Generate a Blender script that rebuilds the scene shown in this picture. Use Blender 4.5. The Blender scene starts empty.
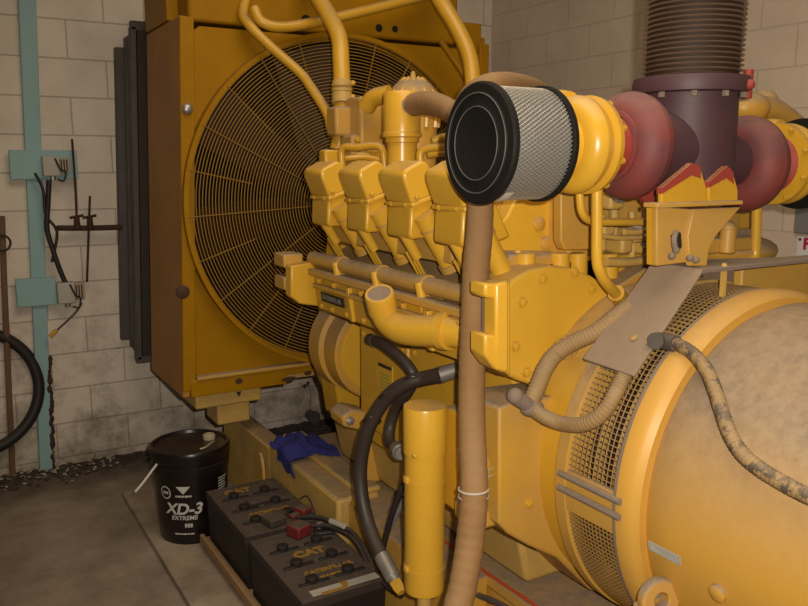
import bpy, bmesh, math, random
from mathutils import Vector as V, Matrix
random.seed(7)
R = math.radians
SC = bpy.context.scene
COL = SC.collection

# ------------------------------------------------------------------ camera
F = 800.0
CAM = V((0, 0, 1.45))
PIT, YAW = R(9.8), R(30.6)
FW = V((math.sin(YAW) * math.cos(PIT), math.cos(YAW) * math.cos(PIT), -math.sin(PIT)))
RT = V((math.cos(YAW), -math.sin(YAW), 0))
UP = RT.cross(FW)

def at(u, v, x=None, y=None, z=None):
    """the world point on a plane x=, y= or z= that is sighted at (u, v)"""
    r = RT * (u - 404) - UP * (v - 303) + FW * F
    i, val = (0, x) if x is not None else (1, y) if y is not None else (2, z)
    return CAM + r * ((val - CAM[i]) / r[i])

def on_drum(u, v, rad, cx=1.57, cz=.762):
    """first hit of the sight line with a cylinder along Y"""
    r = RT * (u - 404) - UP * (v - 303) + FW * F
    a = r.x ** 2 + r.z ** 2
    b = 2 * ((CAM.x - cx) * r.x + (CAM.z - cz) * r.z)
    c = (CAM.x - cx) ** 2 + (CAM.z - cz) ** 2 - rad ** 2
    d = b * b - 4 * a * c
    t = (-b - math.sqrt(max(d, 0))) / (2 * a)
    return CAM + r * t

cam_d = bpy.data.cameras.new('camera')
cam = bpy.data.objects.new('camera', cam_d)
COL.objects.link(cam)
cam_d.sensor_width = 36
cam_d.lens = 36 * F / 808
cam_d.clip_start = .02
m = Matrix((RT, UP, -FW)).transposed().to_4x4()
m.translation = CAM
cam.matrix_world = m
SC.camera = cam

# --------------------------------------------------------------- materials
def nt_of(name):
    m = bpy.data.materials.new(name)
    m.use_nodes = True
    nt = m.node_tree
    return m, nt, nt.nodes['Principled BSDF']

def N(nt, typ, **kw):
    n = nt.nodes.new(typ)
    for k, v in kw.items():
        if k in n.inputs.keys():
            n.inputs[k].default_value = v
        else:
            setattr(n, k, v)
    return n

def mixc(nt, fac, a, b):
    n = nt.nodes.new('ShaderNodeMix')
    n.data_type = 'RGBA'
    for s, val in ((0, fac), (6, a), (7, b)):
        if isinstance(val, bpy.types.NodeSocket):
            nt.links.new(val, n.inputs[s])
        else:
            n.inputs[s].default_value = val if s == 0 else (*val, 1)
    return n.outputs[2]

def math_n(nt, op, a, b=0.0):
    n = nt.nodes.new('ShaderNodeMath')
    n.operation = op
    for s, val in ((0, a), (1, b)):
        if isinstance(val, bpy.types.NodeSocket):
            nt.links.new(val, n.inputs[s])
        else:
            n.inputs[s].default_value = val
    return n.outputs[0]

def ramp(nt, src, lo, hi, a=0.0, b=1.0):
    n = nt.nodes.new('ShaderNodeMapRange')
    n.clamp = True
    nt.links.new(src, n.inputs[0])
    for i, x in enumerate((lo, hi, a, b)):
        n.inputs[i + 1].default_value = x
    return n.outputs[0]

def noise(nt, scale, detail=4, rough=.6, coord='Object', stretch=None):
    tc = nt.nodes.new('ShaderNodeTexCoord')
    src = tc.outputs[coord]
    if stretch:
        mp = nt.nodes.new('ShaderNodeMapping')
        mp.inputs['Scale'].default_value = stretch
        nt.links.new(src, mp.inputs[0])
        src = mp.outputs[0]
    n = N(nt, 'ShaderNodeTexNoise', Scale=scale, Detail=detail, Roughness=rough)
    nt.links.new(src, n.inputs['Vector'])
    return n.outputs['Fac']

DUST = (.30, .222, .145)

def paint(name, base, rough=.4, dust=.8, dustcol=DUST, wear=.25, wearcol=None, metal=0.0, bump=.0, nscale=9,
          spots=0.0, spotcol=(.05, .03, .015), up=(.35, .95), film=0.0, spec=.5, dn=.45, dscale=14, slo=.66):
    """painted or bare surface with blotchy tone, chips and settled dust lying on what faces up"""
    m, nt, b = nt_of(name)
    col = mixc(nt, ramp(nt, noise(nt, nscale, 6, .65), .35, .75, 0, wear), base, wearcol or tuple(c * .62 for c in base))
    if spots:
        s = ramp(nt, noise(nt, 34, 5, .7), slo, slo + .06, 0, spots)
        col = mixc(nt, s, col, spotcol)
    if film:
        fl = ramp(nt, noise(nt, 3.1, 6, .7), .35, .7, 0, film)
        col = mixc(nt, fl, col, dustcol)
    rg = None
    if dust:
        geo = nt.nodes.new('ShaderNodeNewGeometry')
        sep = nt.nodes.new('ShaderNodeSeparateXYZ')
        nt.links.new(geo.outputs['Normal'], sep.inputs[0])
        fac = ramp(nt, sep.outputs[2], up[0], up[1], 0, dust)
        nz = ramp(nt, noise(nt, dscale, 6, .7), .3, .6, dn, 1)
        fac = math_n(nt, 'MULTIPLY', fac, nz)
        dc = mixc(nt, ramp(nt, noise(nt, 40, 4, .7), .4, .7), dustcol, tuple(c * .7 for c in dustcol))
        col = mixc(nt, fac, col, dc)
        rg = math_n(nt, 'ADD', math_n(nt, 'MULTIPLY', fac, .95 - rough), rough)
    nt.links.new(col, b.inputs['Base Color'])
    b.inputs['Specular IOR Level'].default_value = spec
    if rg is not None:
        nt.links.new(rg, b.inputs['Roughness'])
    else:
        b.inputs['Roughness'].default_value = rough
    b.inputs['Metallic'].default_value = metal
    if bump:
        bp = N(nt, 'ShaderNodeBump', Strength=bump, Distance=.004)
        nt.links.new(noise(nt, 60, 4, .6), bp.inputs['Height'])
        nt.links.new(bp.outputs[0], b.inputs['Normal'])
    return m

def flat(name, base, rough=.5, metal=0.0):
    m, nt, b = nt_of(name)
    b.inputs['Base Color'].default_value = (*base, 1)
    b.inputs['Roughness'].default_value = rough
    b.inputs['Metallic'].default_value = metal
    return m

def block_wall(name, base, mortar, grime, axis, shift=(0, 0), row=.17):
    """painted concrete block: courses .17 high, half-bond, grime along the floor"""
    m, nt, b = nt_of(name)
    tc = nt.nodes.new('ShaderNodeTexCoord')
    sp = nt.nodes.new('ShaderNodeSeparateXYZ')
    nt.links.new(tc.outputs['Object'], sp.inputs[0])
    cb = nt.nodes.new('ShaderNodeCombineXYZ')
    nt.links.new(math_n(nt, 'ADD', sp.outputs[axis], shift[0]), cb.inputs[0])
    nt.links.new(math_n(nt, 'ADD', sp.outputs[2], shift[1]), cb.inputs[1])
    br = nt.nodes.new('ShaderNodeTexBrick')
    nt.links.new(cb.outputs[0], br.inputs['Vector'])
    for k, val in (('Scale', 1.0), ('Mortar Size', .0035), ('Mortar Smooth', .35), ('Brick Width', .335), ('Row Height', row), ('Bias', 0.0)):
        br.inputs[k].default_value = val
    fac = br.outputs['Fac']
    col = mixc(nt, ramp(nt, noise(nt, 3.2, 7, .65), .3, .75), base, tuple(c * .80 for c in base))
    col = mixc(nt, math_n(nt, 'MULTIPLY', fac, .55), col, mortar)
    if grime:
        low = ramp(nt, sp.outputs[2], .05, 1.1, 1, .12)
        gn = ramp(nt, noise(nt, 6.5, 8, .72), .47, .68)
        col = mixc(nt, math_n(nt, 'MULTIPLY', math_n(nt, 'MULTIPLY', low, gn), grime), col, (.055, .04, .03))
        low2 = ramp(nt, sp.outputs[2], 0, .30, .6, 0)
        col = mixc(nt, math_n(nt, 'MULTIPLY', low2, ramp(nt, noise(nt, 4, 6, .7), .35, .6, .2, 1)), col, (.12, .085, .055))
        cr = ramp(nt, noise(nt, 2.0, 8, .8, stretch=(3, 3, 9)), .63, .68, 0, .7)
        col = mixc(nt, math_n(nt, 'MULTIPLY', cr, fac), col, (.03, .022, .018))
    nt.links.new(col, b.inputs['Base Color'])
    b.inputs['Roughness'].default_value = .55
    bp = N(nt, 'ShaderNodeBump', Strength=.6, Distance=.006)
    hgt = math_n(nt, 'SUBTRACT', math_n(nt, 'MULTIPLY', noise(nt, 30, 5, .6), .35), fac)
    nt.links.new(hgt, bp.inputs['Height'])
    nt.links.new(bp.outputs[0], b.inputs['Normal'])
    return m

YB = (.60, .335, .026)
M = {}
M['yellow'] = paint('yellow_enamel', YB, .33, .8, wear=.3, wearcol=(.42, .19, .012), spots=.25)
M['yellow_clean'] = paint('yellow_enamel_clean', (.66, .375, .034), .30, .5, wear=.25, wearcol=(.5, .23, .014))
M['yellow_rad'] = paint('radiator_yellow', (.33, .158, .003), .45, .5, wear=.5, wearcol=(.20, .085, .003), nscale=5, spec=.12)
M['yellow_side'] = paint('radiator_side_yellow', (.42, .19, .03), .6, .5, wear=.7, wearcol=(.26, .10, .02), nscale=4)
M['yellow_dusty'] = paint('dusty_yellow_enamel', (.58, .315, .035), .45, 1.0, wear=.35, wearcol=(.45, .22, .03), spots=.2, up=(.0, .75), film=.35)
M['yellow_barrel'] = paint('generator_yellow', (.58, .31, .045), .42, 1.0, wear=.2, wearcol=(.52, .26, .04), up=(-.05, .6), film=.05, dustcol=(.275, .205, .14), dn=.85, dscale=3)
M['yellow_band'] = paint('generator_band_yellow', (.60, .32, .05), .42, .45, wear=.2, wearcol=(.52, .27, .04), dustcol=(.275, .205, .14), film=.06)
M['yellow_grimy'] = paint('grimy_yellow_enamel', (.60, .37, .07), .55, .95, wear=.8, wearcol=(.36, .22, .075), spots=.4, film=.35, dustcol=(.27, .20, .125))
M['yellow_wire'] = flat('yellow_wire', (.24, .12, .012), .6)
M['guard_wire'] = flat('fan_guard_wire', (.32, .165, .02), .6)
M['dark_core'] = flat('radiator_core_dark', (.006, .003, .002), .9)
M['fan_blade'] = paint('fan_blade_yellow', (.030, .012, .002), .7, 0, wear=.5)  # yellow taken nearly to black: the interior's shade is in the colour
M['dust_plate'] = paint('dust_caked_sheet', (.27, .195, .135), .85, .6, wear=.3, wearcol=(.27, .185, .12), spots=.15, film=.3)
M['grey_dust'] = paint('grey_dust_steel', (.22, .165, .125), .9, .6, wear=.5)
M['red_iron'] = paint('heat_red_iron', (.105, .040, .045), .65, .85, up=(.15, 1.0), dustcol=(.22, .13, .11), wear=1.0, wearcol=(.26, .04, .028), nscale=7)
M['red_raw'] = paint('bright_red_primer', (.33, .045, .03), .65, .4, wear=.5)
M['purple_iron'] = paint('burnt_purple_iron', (.072, .034, .042), .55, .3, dustcol=(.12, .08, .08), wear=.5, wearcol=(.08, .025, .03))
M['bellows'] = paint('bellows_steel', (.46, .33, .25), .36, 0, wear=.5, wearcol=(.30, .20, .14), metal=.4)
M['black_rubber'] = paint('black_rubber', (.022, .017, .015), .55, .5, dustcol=(.09, .065, .05), wear=.4)
M['hose_rubber'] = paint('hose_rubber', (.035, .025, .02), .5, .6, dustcol=(.10, .07, .05), wear=.6, wearcol=(.06, .04, .03))
M['filter_black'] = paint('filter_end_cap_black', (.010, .009, .008), .6, 0, wear=.5, wearcol=(.016, .013, .011), bump=.3, spec=.15)
M['filter_ring'] = flat('scuffed_ring_grey', (.10, .09, .08), .6)
M['filter_paper'] = paint('pleated_paper_grey', (.13, .125, .115), .9, 0, wear=.4)
M['wire_grey'] = flat('galvanised_mesh', (.46, .43, .39), .45, .5)
M['tan_hose'] = paint('tan_fabric_hose', (.26, .14, .05), .8, .5, wear=.7, wearcol=(.20, .10, .035), dustcol=(.32, .22, .13), bump=.4, nscale=14, up=(.2, .9))
M['steel'] = paint('zinc_plated_steel', (.42, .40, .37), .38, .4, wear=.5, metal=.7)
M['dark_steel'] = paint('dark_galvanised_steel', (.075, .062, .052), .55, .3, wear=.6, wearcol=(.13, .11, .095), metal=.2, nscale=16)
M['duct_dark'] = paint('duct_dark_sheet', (.040, .022, .014), .7, .2, wear=.6, wearcol=(.025, .014, .010), nscale=6)
M['turq'] = paint('turquoise_paint', (.30, .49, .50), .5, .1, wear=.4, wearcol=(.24, .40, .41), spots=.25, spotcol=(.08, .05, .035), nscale=5)
M['rust'] = paint('rusty_steel', (.075, .03, .016), .85, 0, wear=.8, wearcol=(.03, .014, .01), bump=.5)
M['box_grey'] = paint('box_light_grey', (.50, .46, .40), .5, .3, wear=.5)
M['brown_pipe'] = paint('brown_conduit', (.20, .11, .06), .7, 0, wear=.5)
M['bucket'] = paint('bucket_black_plastic', (.010, .006, .006), .28, .12, wear=.3)
M['white_ink'] = flat('white_ink', (.55, .53, .50), .5)
M['cream_plastic'] = flat('cream_plastic', (.40, .33, .22), .5)
M['white_plastic'] = flat('white_plastic', (.55, .52, .47), .5)
M['batt_side'] = paint('battery_case_black', (.012, .007, .006), .6, .0, wear=.4)
M['batt_top'] = paint('battery_top_dusty', (.035, .024, .018), .75, .75, dustcol=(.115, .082, .062), wear=.5)
M['batt_cap'] = flat('battery_cap_black', (.014, .011, .010), .6)
M['batt_yellow'] = paint('battery_yellow_ink', (.36, .19, .02), .6, .3, dustcol=(.2, .12, .05), wear=.5)
M['batt_red'] = paint('red_terminal_boot', (.17, .014, .014), .6, 1.0, dustcol=(.11, .08, .062), wear=.5, up=(.6, .9), dn=.8)
M['dust_boot'] = paint('dusty_boot', (.05, .035, .025), .8, .8, dustcol=(.11, .08, .06))
M['wood'] = paint('tray_wood', (.36, .21, .09), .7, .3, wear=.6, wearcol=(.25, .13, .05))
M['rag'] = paint('blue_cloth', (.022, .022, .17), .9, .0, wear=.5, wearcol=(.012, .012, .09), bump=.8, nscale=20)
M['sign_white'] = paint('sign_white', (.72, .69, .66), .4, 0, wear=.2)
M['sign_red'] = flat('sign_red', (.40, .02, .09), .5)
M['panel_grey'] = paint('panel_grey', (.20, .19, .185), .6, 0, wear=.2)
M['floor'] = paint('stained_concrete', (.34, .27, .205), .75, 0, wear=1.0, wearcol=(.13, .095, .066), spots=.7, spotcol=(.08, .055, .038), nscale=4.5, bump=.6, film=.5, dustcol=(.22, .165, .115))
M['pad'] = paint('pad_concrete', (.42, .335, .25), .7, 0, wear=1.0, wearcol=(.17, .12, .085), spots=.7, spotcol=(.10, .07, .045), nscale=5, bump=.5, film=.5, dustcol=(.25, .18, .12))
M['stain'] = paint('oil_stain', (.085, .06, .042), .6, 0, wear=.9, wearcol=(.16, .12, .085), nscale=12)
M['dirt'] = paint('dark_dirt', (.045, .03, .02), .95, 0, wear=.6, wearcol=(.10, .08, .06), bump=1)
M['ceil'] = paint('ceiling_paint', (.55, .50, .44), .8, 0)
M['label_grey'] = flat('label_print', (.30, .31, .28), .5)
M['plate_black'] = flat('black_plate', (.02, .016, .012), .45)
M['plate_lines'] = flat('green_print', (.30, .30, .05), .6)
M['red_wire'] = flat('red_wire', (.45, .06, .02), .5)
M['bolt'] = paint('bolt_yellow', (.60, .33, .03), .4, .25, wear=.3)
def grime_by_wall(m, y0, y1):
    """grime trodden along the foot of the back wall"""
    nt = m.node_tree
    b = nt.nodes['Principled BSDF']
    src = b.inputs['Base Color'].links[0].from_socket
    tc = nt.nodes.new('ShaderNodeTexCoord')
    sp = nt.nodes.new('ShaderNodeSeparateXYZ')
    nt.links.new(tc.outputs['Object'], sp.inputs[0])
    f = ramp(nt, math_n(nt, 'ADD', sp.outputs[1], math_n(nt, 'MULTIPLY', noise(nt, 3.5, 6, .7), .9)), y0, y1, 0, .85)
    nt.links.new(mixc(nt, f, src, (.05, .035, .025)), b.inputs['Base Color'])
grime_by_wall(M['floor'], 4.02, 4.38)
M['flake'] = flat('paint_flake', (.45, .40, .33), .7)
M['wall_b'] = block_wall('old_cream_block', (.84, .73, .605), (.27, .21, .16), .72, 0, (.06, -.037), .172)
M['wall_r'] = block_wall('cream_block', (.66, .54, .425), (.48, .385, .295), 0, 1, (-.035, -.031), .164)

# ------------------------------------------------------------ mesh helpers
class MB:
    def __init__(s):
        s.v, s.f = [], []

    def add(s, vs, fs):
        o = len(s.v)
        s.v += [V(p) for p in vs]
        s.f += [tuple(i + o for i in f) for f in fs]
        return s

    def box(s, lo, hi):
        x0, y0, z0 = lo
        x1, y1, z1 = hi
        return s.add([(x0, y0, z0), (x1, y0, z0), (x1, y1, z0), (x0, y1, z0), (x0, y0, z1), (x1, y0, z1), (x1, y1, z1), (x0, y1, z1)],
                     [(0, 3, 2, 1), (4, 5, 6, 7), (0, 1, 5, 4), (1, 2, 6, 5), (2, 3, 7, 6), (3, 0, 4, 7)])

    def prism(s, poly, ext):
        n = len(poly)
        e = V(ext)
        a = [V(p) for p in poly]
        nrm = V((0, 0, 0))
        for i in range(n):
            nrm += a[i].cross(a[(i + 1) % n])
        if nrm.dot(e) > 0:
            a.reverse()
        fs = [tuple(range(n)), tuple(range(2 * n - 1, n - 1, -1))]
        for i in range(n):
            j = (i + 1) % n
            fs.append((j, i, i + n, j + n))
        return s.add(a + [p + e for p in a], fs)

    def tube(s, pts, r, n=10, smooth=6, caps=True, mod=None):
        pts = [V(p) for p in pts]
        if smooth and len(pts) > 2:
            P = [pts[0] * 2 - pts[1]] + pts + [pts[-1] * 2 - pts[-2]]
            out = []
            for i in range(1, len(P) - 2):
                for k in range(smooth):
                    t = k / smooth
                    a, b, c, d = P[i - 1], P[i], P[i + 1], P[i + 2]
                    out.append(.5 * ((2 * b) + (c - a) * t + (2 * a - 5 * b + 4 * c - d) * t * t + (3 * b - a - 3 * c + d) * t ** 3))
            out.append(pts[-1])
            pts = out
        k = len(pts)
        tan = [(pts[min(i + 1, k - 1)] - pts[max(i - 1, 0)]).normalized() for i in range(k)]
        up = V((0, 0, 1)) if abs(tan[0].z) < .9 else V((1, 0, 0))
        nx = tan[0].cross(up).normalized()
        vs, fs = [], []
        L = 0
        for i in range(k):
            if i:
                L += (pts[i] - pts[i - 1]).length
            nx = (nx - tan[i] * nx.dot(tan[i])).normalized()
            ny = tan[i].cross(nx)
            rr = r(i / (k - 1)) if callable(r) else r
            if mod:
                rr *= mod(L)
            for j in range(n):
                a = 2 * math.pi * j / n
                vs.append(pts[i] + nx * (rr * math.cos(a)) + ny * (rr * math.sin(a)))
        for i in range(k - 1):
            for j in range(n):
                j2 = (j + 1) % n
                fs.append((i * n + j, i * n + j2, (i + 1) * n + j2, (i + 1) * n + j))
        if caps:
            fs.append(tuple(range(n - 1, -1, -1)))
            fs.append(tuple((k - 1) * n + j for j in range(n)))
        return s.add(vs, fs)

    def dense(s, pts, step):
        """a Catmull-Rom path resampled at an even step"""
        P = [V(p) for p in pts]
        P = [P[0] * 2 - P[1]] + P + [P[-1] * 2 - P[-2]]
        raw = []
        for i in range(1, len(P) - 2):
            for k in range(40):
                t = k / 40
                a, b, c, d = P[i - 1], P[i], P[i + 1], P[i + 2]
                raw.append(.5 * ((2 * b) + (c - a) * t + (2 * a - 5 * b + 4 * c - d) * t * t + (3 * b - a - 3 * c + d) * t ** 3))
        raw.append(P[-2])
        out, acc = [raw[0]], 0
        for i in range(1, len(raw)):
            acc += (raw[i] - raw[i - 1]).length
            if acc >= step:
                out.append(raw[i])
                acc = 0
        out.append(raw[-1])
        return out

    def cyl(s, p0, p1, r0, r1=None, n=24):
        r1 = r0 if r1 is None else r1
        return s.lathe([(r0, 0), (r1, (V(p1) - V(p0)).length)], p0, V(p1) - V(p0), n)

    def lathe(s, prof, org, axis, n=32, caps=True, a0=0.0, a1=None, flatz=1.0):
        ax = V(axis).normalized()
        t = V((0, 0, 1)) if abs(ax.z) < .9 else V((1, 0, 0))
        e1 = ax.cross(t).normalized()
        e2 = ax.cross(e1)
        full = a1 is None
        a1 = a0 + 2 * math.pi if full else a1
        cnt = n if full else n + 1
        vs, fs = [], []
        for r, h in prof:
            for j in range(cnt):
                a = a0 + (a1 - a0) * j / n
                vs.append(V(org) + ax * h + e1 * (r * math.cos(a)) + e2 * (r * math.sin(a)))
        k = len(prof)
        for i in range(k - 1):
            for j in range(n):
                j2 = (j + 1) % cnt
                fs.append((i * cnt + j, i * cnt + j2, (i + 1) * cnt + j2, (i + 1) * cnt + j))
        if caps and full:
            fs.append(tuple(range(cnt - 1, -1, -1)))
            fs.append(tuple((k - 1) * cnt + j for j in range(cnt)))
        return s.add(vs, fs)

    def torus(s, c, axis, R0, r, n=48, k=12):
        return s.lathe([(R0 + r * math.cos(2 * math.pi * i / k), r * math.sin(2 * math.pi * i / k)) for i in range(k + 1)], c, axis, n, caps=False)

    def ball(s, c, r, n=12, k=8, sq=(1, 1, 1)):
        o = len(s.v)
        s.lathe([(max(r * math.sin(math.pi * i / k), 1e-5), -r * math.cos(math.pi * i / k)) for i in range(k + 1)], (0, 0, 0), (0, 0, 1), n)
        for i in range(o, len(s.v)):
            p = s.v[i]
            s.v[i] = V(c) + V((p.x * sq[0], p.y * sq[1], p.z * sq[2]))
        return s

    def ellipse_disc(s, *a):
        return s

def wpos(o):
    p = V((0, 0, 0))
    while o is not None:
        p += o.location
        o = o.parent
    return p

def build(name, mb, mat, parent=None, loc=None, bevel=0.0, angle=38, seg=2, label=None, subd=0):
    me = bpy.data.meshes.new(name)
    base = wpos(parent) if parent is not None else V(loc or (0, 0, 0))
    me.from_pydata([tuple(p - base) for p in mb.v], [], mb.f)
    bm = bmesh.new()
    bm.from_mesh(me)
    bmesh.ops.recalc_face_normals(bm, faces=bm.faces)
    bm.to_mesh(me)
    bm.free()
    for p in me.polygons:
        p.use_smooth = True
    me.set_sharp_from_angle(angle=R(angle))
    me.materials.append(M[mat])
    o = bpy.data.objects.new(name, me)
    COL.objects.link(o)
    if parent is not None:
        o.parent = parent
    else:
        o.location = base
    if bevel:
        b = o.modifiers.new('bevel', 'BEVEL')
        b.width = bevel
        b.segments = seg
        b.limit_method = 'ANGLE'
        b.angle_limit = R(35)
        b.harden_normals = False
    if subd:
        sd = o.modifiers.new('sub', 'SUBSURF')
        sd.levels = sd.render_levels = subd
    if label:
        o['label'] = label
    return o

def build_each(name, mb, mat, parent, **k):
    """every loose piece of the builder becomes a part of its own"""
    par = list(range(len(mb.v)))
    def find(i):
        while par[i] != i:
            par[i] = par[par[i]]
            i = par[i]
        return i
    for f in mb.f:
        r0 = find(f[0])
        for i in f[1:]:
            par[find(i)] = r0
    groups = {}
    for f in mb.f:
        groups.setdefault(find(f[0]), []).append(f)
    out = []
    for fs in groups.values():
        idx = sorted({i for f in fs for i in f})
        mp = {i: n for n, i in enumerate(idx)}
        out.append(build(name, MB().add([mb.v[i] for i in idx], [tuple(mp[i] for i in f) for f in fs]), mat, parent, **k))
    return out

def thing(name, label, cat, loc, group=None):
    o = bpy.data.objects.new(name, None)
    COL.objects.link(o)
    o.location = loc
    o.empty_display_size = .1
    return tag(o, label, cat, group)

def tag(o, label, cat, group=None):
    o['label'] = label
    o['category'] = cat
    if group:
        o['group'] = group
    return o

def struct(name, mb, mat, **k):
    o = build(name, mb, mat, **k)
    o['kind'] = 'structure'
    return o

def text_mb(txt, size, org, ex, ey, align='CENTER', shear=0.0, offset=0.0, depth=.0006):
    """lettering as thin mesh: ex is the reading direction, ey the up direction"""
    cu = bpy.data.curves.new('lettering', 'FONT')
    cu.body = txt
    cu.size = size
    cu.align_x = align
    cu.align_y = 'CENTER'
    cu.shear = shear
    cu.offset = offset
    cu.extrude = depth
    ob = bpy.data.objects.new('lettering', cu)
    COL.objects.link(ob)
    dg = bpy.context.evaluated_depsgraph_get()
    me = bpy.data.meshes.new_from_object(ob.evaluated_get(dg))
    mb = MB()
    ex, ey = V(ex).normalized(), V(ey).normalized()
    ez = ex.cross(ey)
    mb.add([V(org) + ex * p.co.x + ey * p.co.y + ez * p.co.z for p in me.vertices], [tuple(p.vertices) for p in me.polygons])
    bpy.data.objects.remove(ob)
    bpy.data.curves.remove(cu)
    bpy.data.meshes.remove(me)
    return mb

def bolts(mb, pts, nrm, r=.011, h=.008):
    nrm = V(nrm).normalized()
    for p in pts:
        mb.lathe([(r * 1.35, 0), (r * 1.35, h * .3), (r, h * .3), (r, h), (r * .7, h * 1.15)], V(p) - nrm * .001, nrm, 6)
    return mb

# ================================================================= setting
WY, WX = 4.06, 3.014
struct('floor', MB().box((-2.2, -1.6, -.1), (WX, WY, 0)), 'floor')
PAD = .022
struct('floor_pad', MB().box((.628, -1.5, 0), (WX - .01, 3.52, PAD)), 'pad', bevel=.004)
struct('wall_back', MB().box((-2.2, WY, -.1), (WX + .12, WY + .12, 3.1)), 'wall_b')
struct('wall_right', MB().box((WX, -1.6, -.1), (WX + .12, WY, 3.1)), 'wall_r')
struct('ceiling', MB().box((-2.2, -1.6, 3.1), (WX + .12, WY + .12, 3.2)), 'ceil')

# =============================================================== radiator
CX, CZ = 1.502, 1.291            # fan centre
YF = 3.03
rad = thing('radiator', 'huge yellow radiator housing with round wire fan guard, against the back wall', 'radiator', (CX, 3.3, 0))
XL, XR = .845, 2.235
# front shroud plate with the round fan opening
def holed_plate(x0, x1, z0, z1, cx, cz, r, y0, y1, n=96):
    mb = MB()
    vs = []
    for yy in (y0, y1):
        for i in range(n):
            a = 2 * math.pi * i / n
            c, s_ = math.cos(a), math.sin(a)
            vs.append((cx + r * c, yy, cz + r * s_))
        for i in range(n):
            a = 2 * math.pi * i / n
            c, s_ = math.cos(a), math.sin(a)
            t = min((x1 - cx) / c if c > 1e-6 else (x0 - cx) / c if c < -1e-6 else 1e9,
                    (z1 - cz) / s_ if s_ > 1e-6 else (z0 - cz) / s_ if s_ < -1e-6 else 1e9)
            vs.append((cx + t * c, yy, cz + t * s_))
    fs = []
    for i in range(n):
        j = (i + 1) % n
        fs += [(i, j, n + j, n + i), (2 * n + j, 2 * n + i, 3 * n + i, 3 * n + j), (j, i, 2 * n + i, 2 * n + j), (n + i, n + j, 3 * n + j, 3 * n + i)]
    return mb.add(vs, fs)
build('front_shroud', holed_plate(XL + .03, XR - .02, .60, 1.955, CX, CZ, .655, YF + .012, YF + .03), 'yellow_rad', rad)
build('side_panel', MB().box((XL, YF, .553), (XL + .03, 3.535, 1.985)), 'yellow_side', rad, bevel=.004, label='brownish left side panel')
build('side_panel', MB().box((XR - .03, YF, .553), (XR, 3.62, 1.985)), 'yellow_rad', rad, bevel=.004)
# corner flange strip along the front left edge
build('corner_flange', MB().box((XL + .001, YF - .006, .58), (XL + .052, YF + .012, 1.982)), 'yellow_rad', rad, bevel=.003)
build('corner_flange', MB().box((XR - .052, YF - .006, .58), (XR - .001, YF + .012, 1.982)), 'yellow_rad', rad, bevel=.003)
# header tank on top, its shoulder and end strap
mb = MB().box((XL + .04, YF + .02, 1.972), (2.08, 3.58, 2.28))
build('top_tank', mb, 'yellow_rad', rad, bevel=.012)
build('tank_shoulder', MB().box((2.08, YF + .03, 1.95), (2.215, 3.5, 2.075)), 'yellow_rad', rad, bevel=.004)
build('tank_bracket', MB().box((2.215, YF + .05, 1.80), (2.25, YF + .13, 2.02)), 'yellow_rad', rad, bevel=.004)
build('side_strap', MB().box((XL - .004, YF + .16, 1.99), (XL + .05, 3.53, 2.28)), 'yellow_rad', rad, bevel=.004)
# apron under the shroud: folded strip, stepped lower edge
z = .553
ap = [(XL + .03, YF, z), (XL + .03, YF, .62), (XR, YF, .62), (XR, YF, .575), (1.40, YF, .575), (1.40, YF, .59), (1.22, YF, .59), (1.22, YF, z)]
build('apron', MB().prism([(a, YF - .012, c) for a, b, c in ap], (0, .05, 0)), 'yellow_rad', rad, bevel=.003)
ho = MB()
for u, v, rx, rz in ((239, 381, .016, .012), (289, 379, .034, .010), (308, 373, .016, .010)):
    p = at(u, v, y=YF - .012)
    ho.prism([(p.x + rx * math.cos(R(30 * k)), YF - .0135, p.z + rz * math.sin(R(30 * k))) for k in range(12)], (0, .003, 0))
build_each('slot', ho, 'rust', rad, label='dark slot in the apron')
ho = MB()
for u, v in ((239, 394), (308, 384)):
    p = at(u, v, y=YF - .012)
    ho.prism([(p.x - .011, YF - .0128, p.z + .010), (p.x + .011, YF - .0128, p.z + .010), (p.x, YF - .0128, p.z - .012)], (0, .002, 0))
build_each('arrow_mark', ho, 'plate_black', rad, label='small black arrow mark')
hl = MB()
for u, v, r_ in ((306, 20, .020), (379, 28, .016), (395, 29, .014), (287, 27, .012)):
    p = at(u, v, y=YF + .019)
    hl.lathe([(.001, 0), (r_, 0), (r_, .002)], (p.x, YF + .0195, p.z), (0, -1, 0), 16)
build_each('bolt_hole', hl, 'dark_core', rad, label='dark hole in the header tank')
build('apron_ledge', MB().box((XL + .055, YF - .02, .620), (XR - .02, YF + .03, .634)), 'yellow_dusty', rad, bevel=.003, label='dusty ledge')
foot = MB().box((.90, YF + .02, .49), (1.12, YF + .22, .56))
foot.box((.94, YF + .05, .40), (1.08, YF + .2, .50))
build('mounting_foot', foot, 'yellow_grimy', rad, bevel=.008)
build('support_leg', MB().box((1.95, YF + .1, PAD), (2.09, YF + .5, .56)), 'yellow_grimy', rad, bevel=.006)
build('bottom_tank', MB().box((XL + .03, YF + .05, .555), (XR - .03, 3.6, .62)), 'yellow_grimy', rad)
build('core', MB().box((XL + .03, 3.36, .62), (XR - .03, 3.58, 1.97)), 'dark_core', rad, label='dark finned radiator core')
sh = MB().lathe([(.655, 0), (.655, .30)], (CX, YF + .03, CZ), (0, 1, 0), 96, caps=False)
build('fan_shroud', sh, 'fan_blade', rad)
p = at(191, 109, y=YF - .01)
build('plug', MB().ball(p, .021, 14, 8, (1, .7, 1)), 'steel', rad, label='pale grey round plug')
p = at(193, 291, y=YF)
build('plug', MB().lathe([(.026, 0), (.026, .008), (.015, .016)], p, (0, -1, 0), 18), 'rust', rad, label='rusty round plug')
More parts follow.
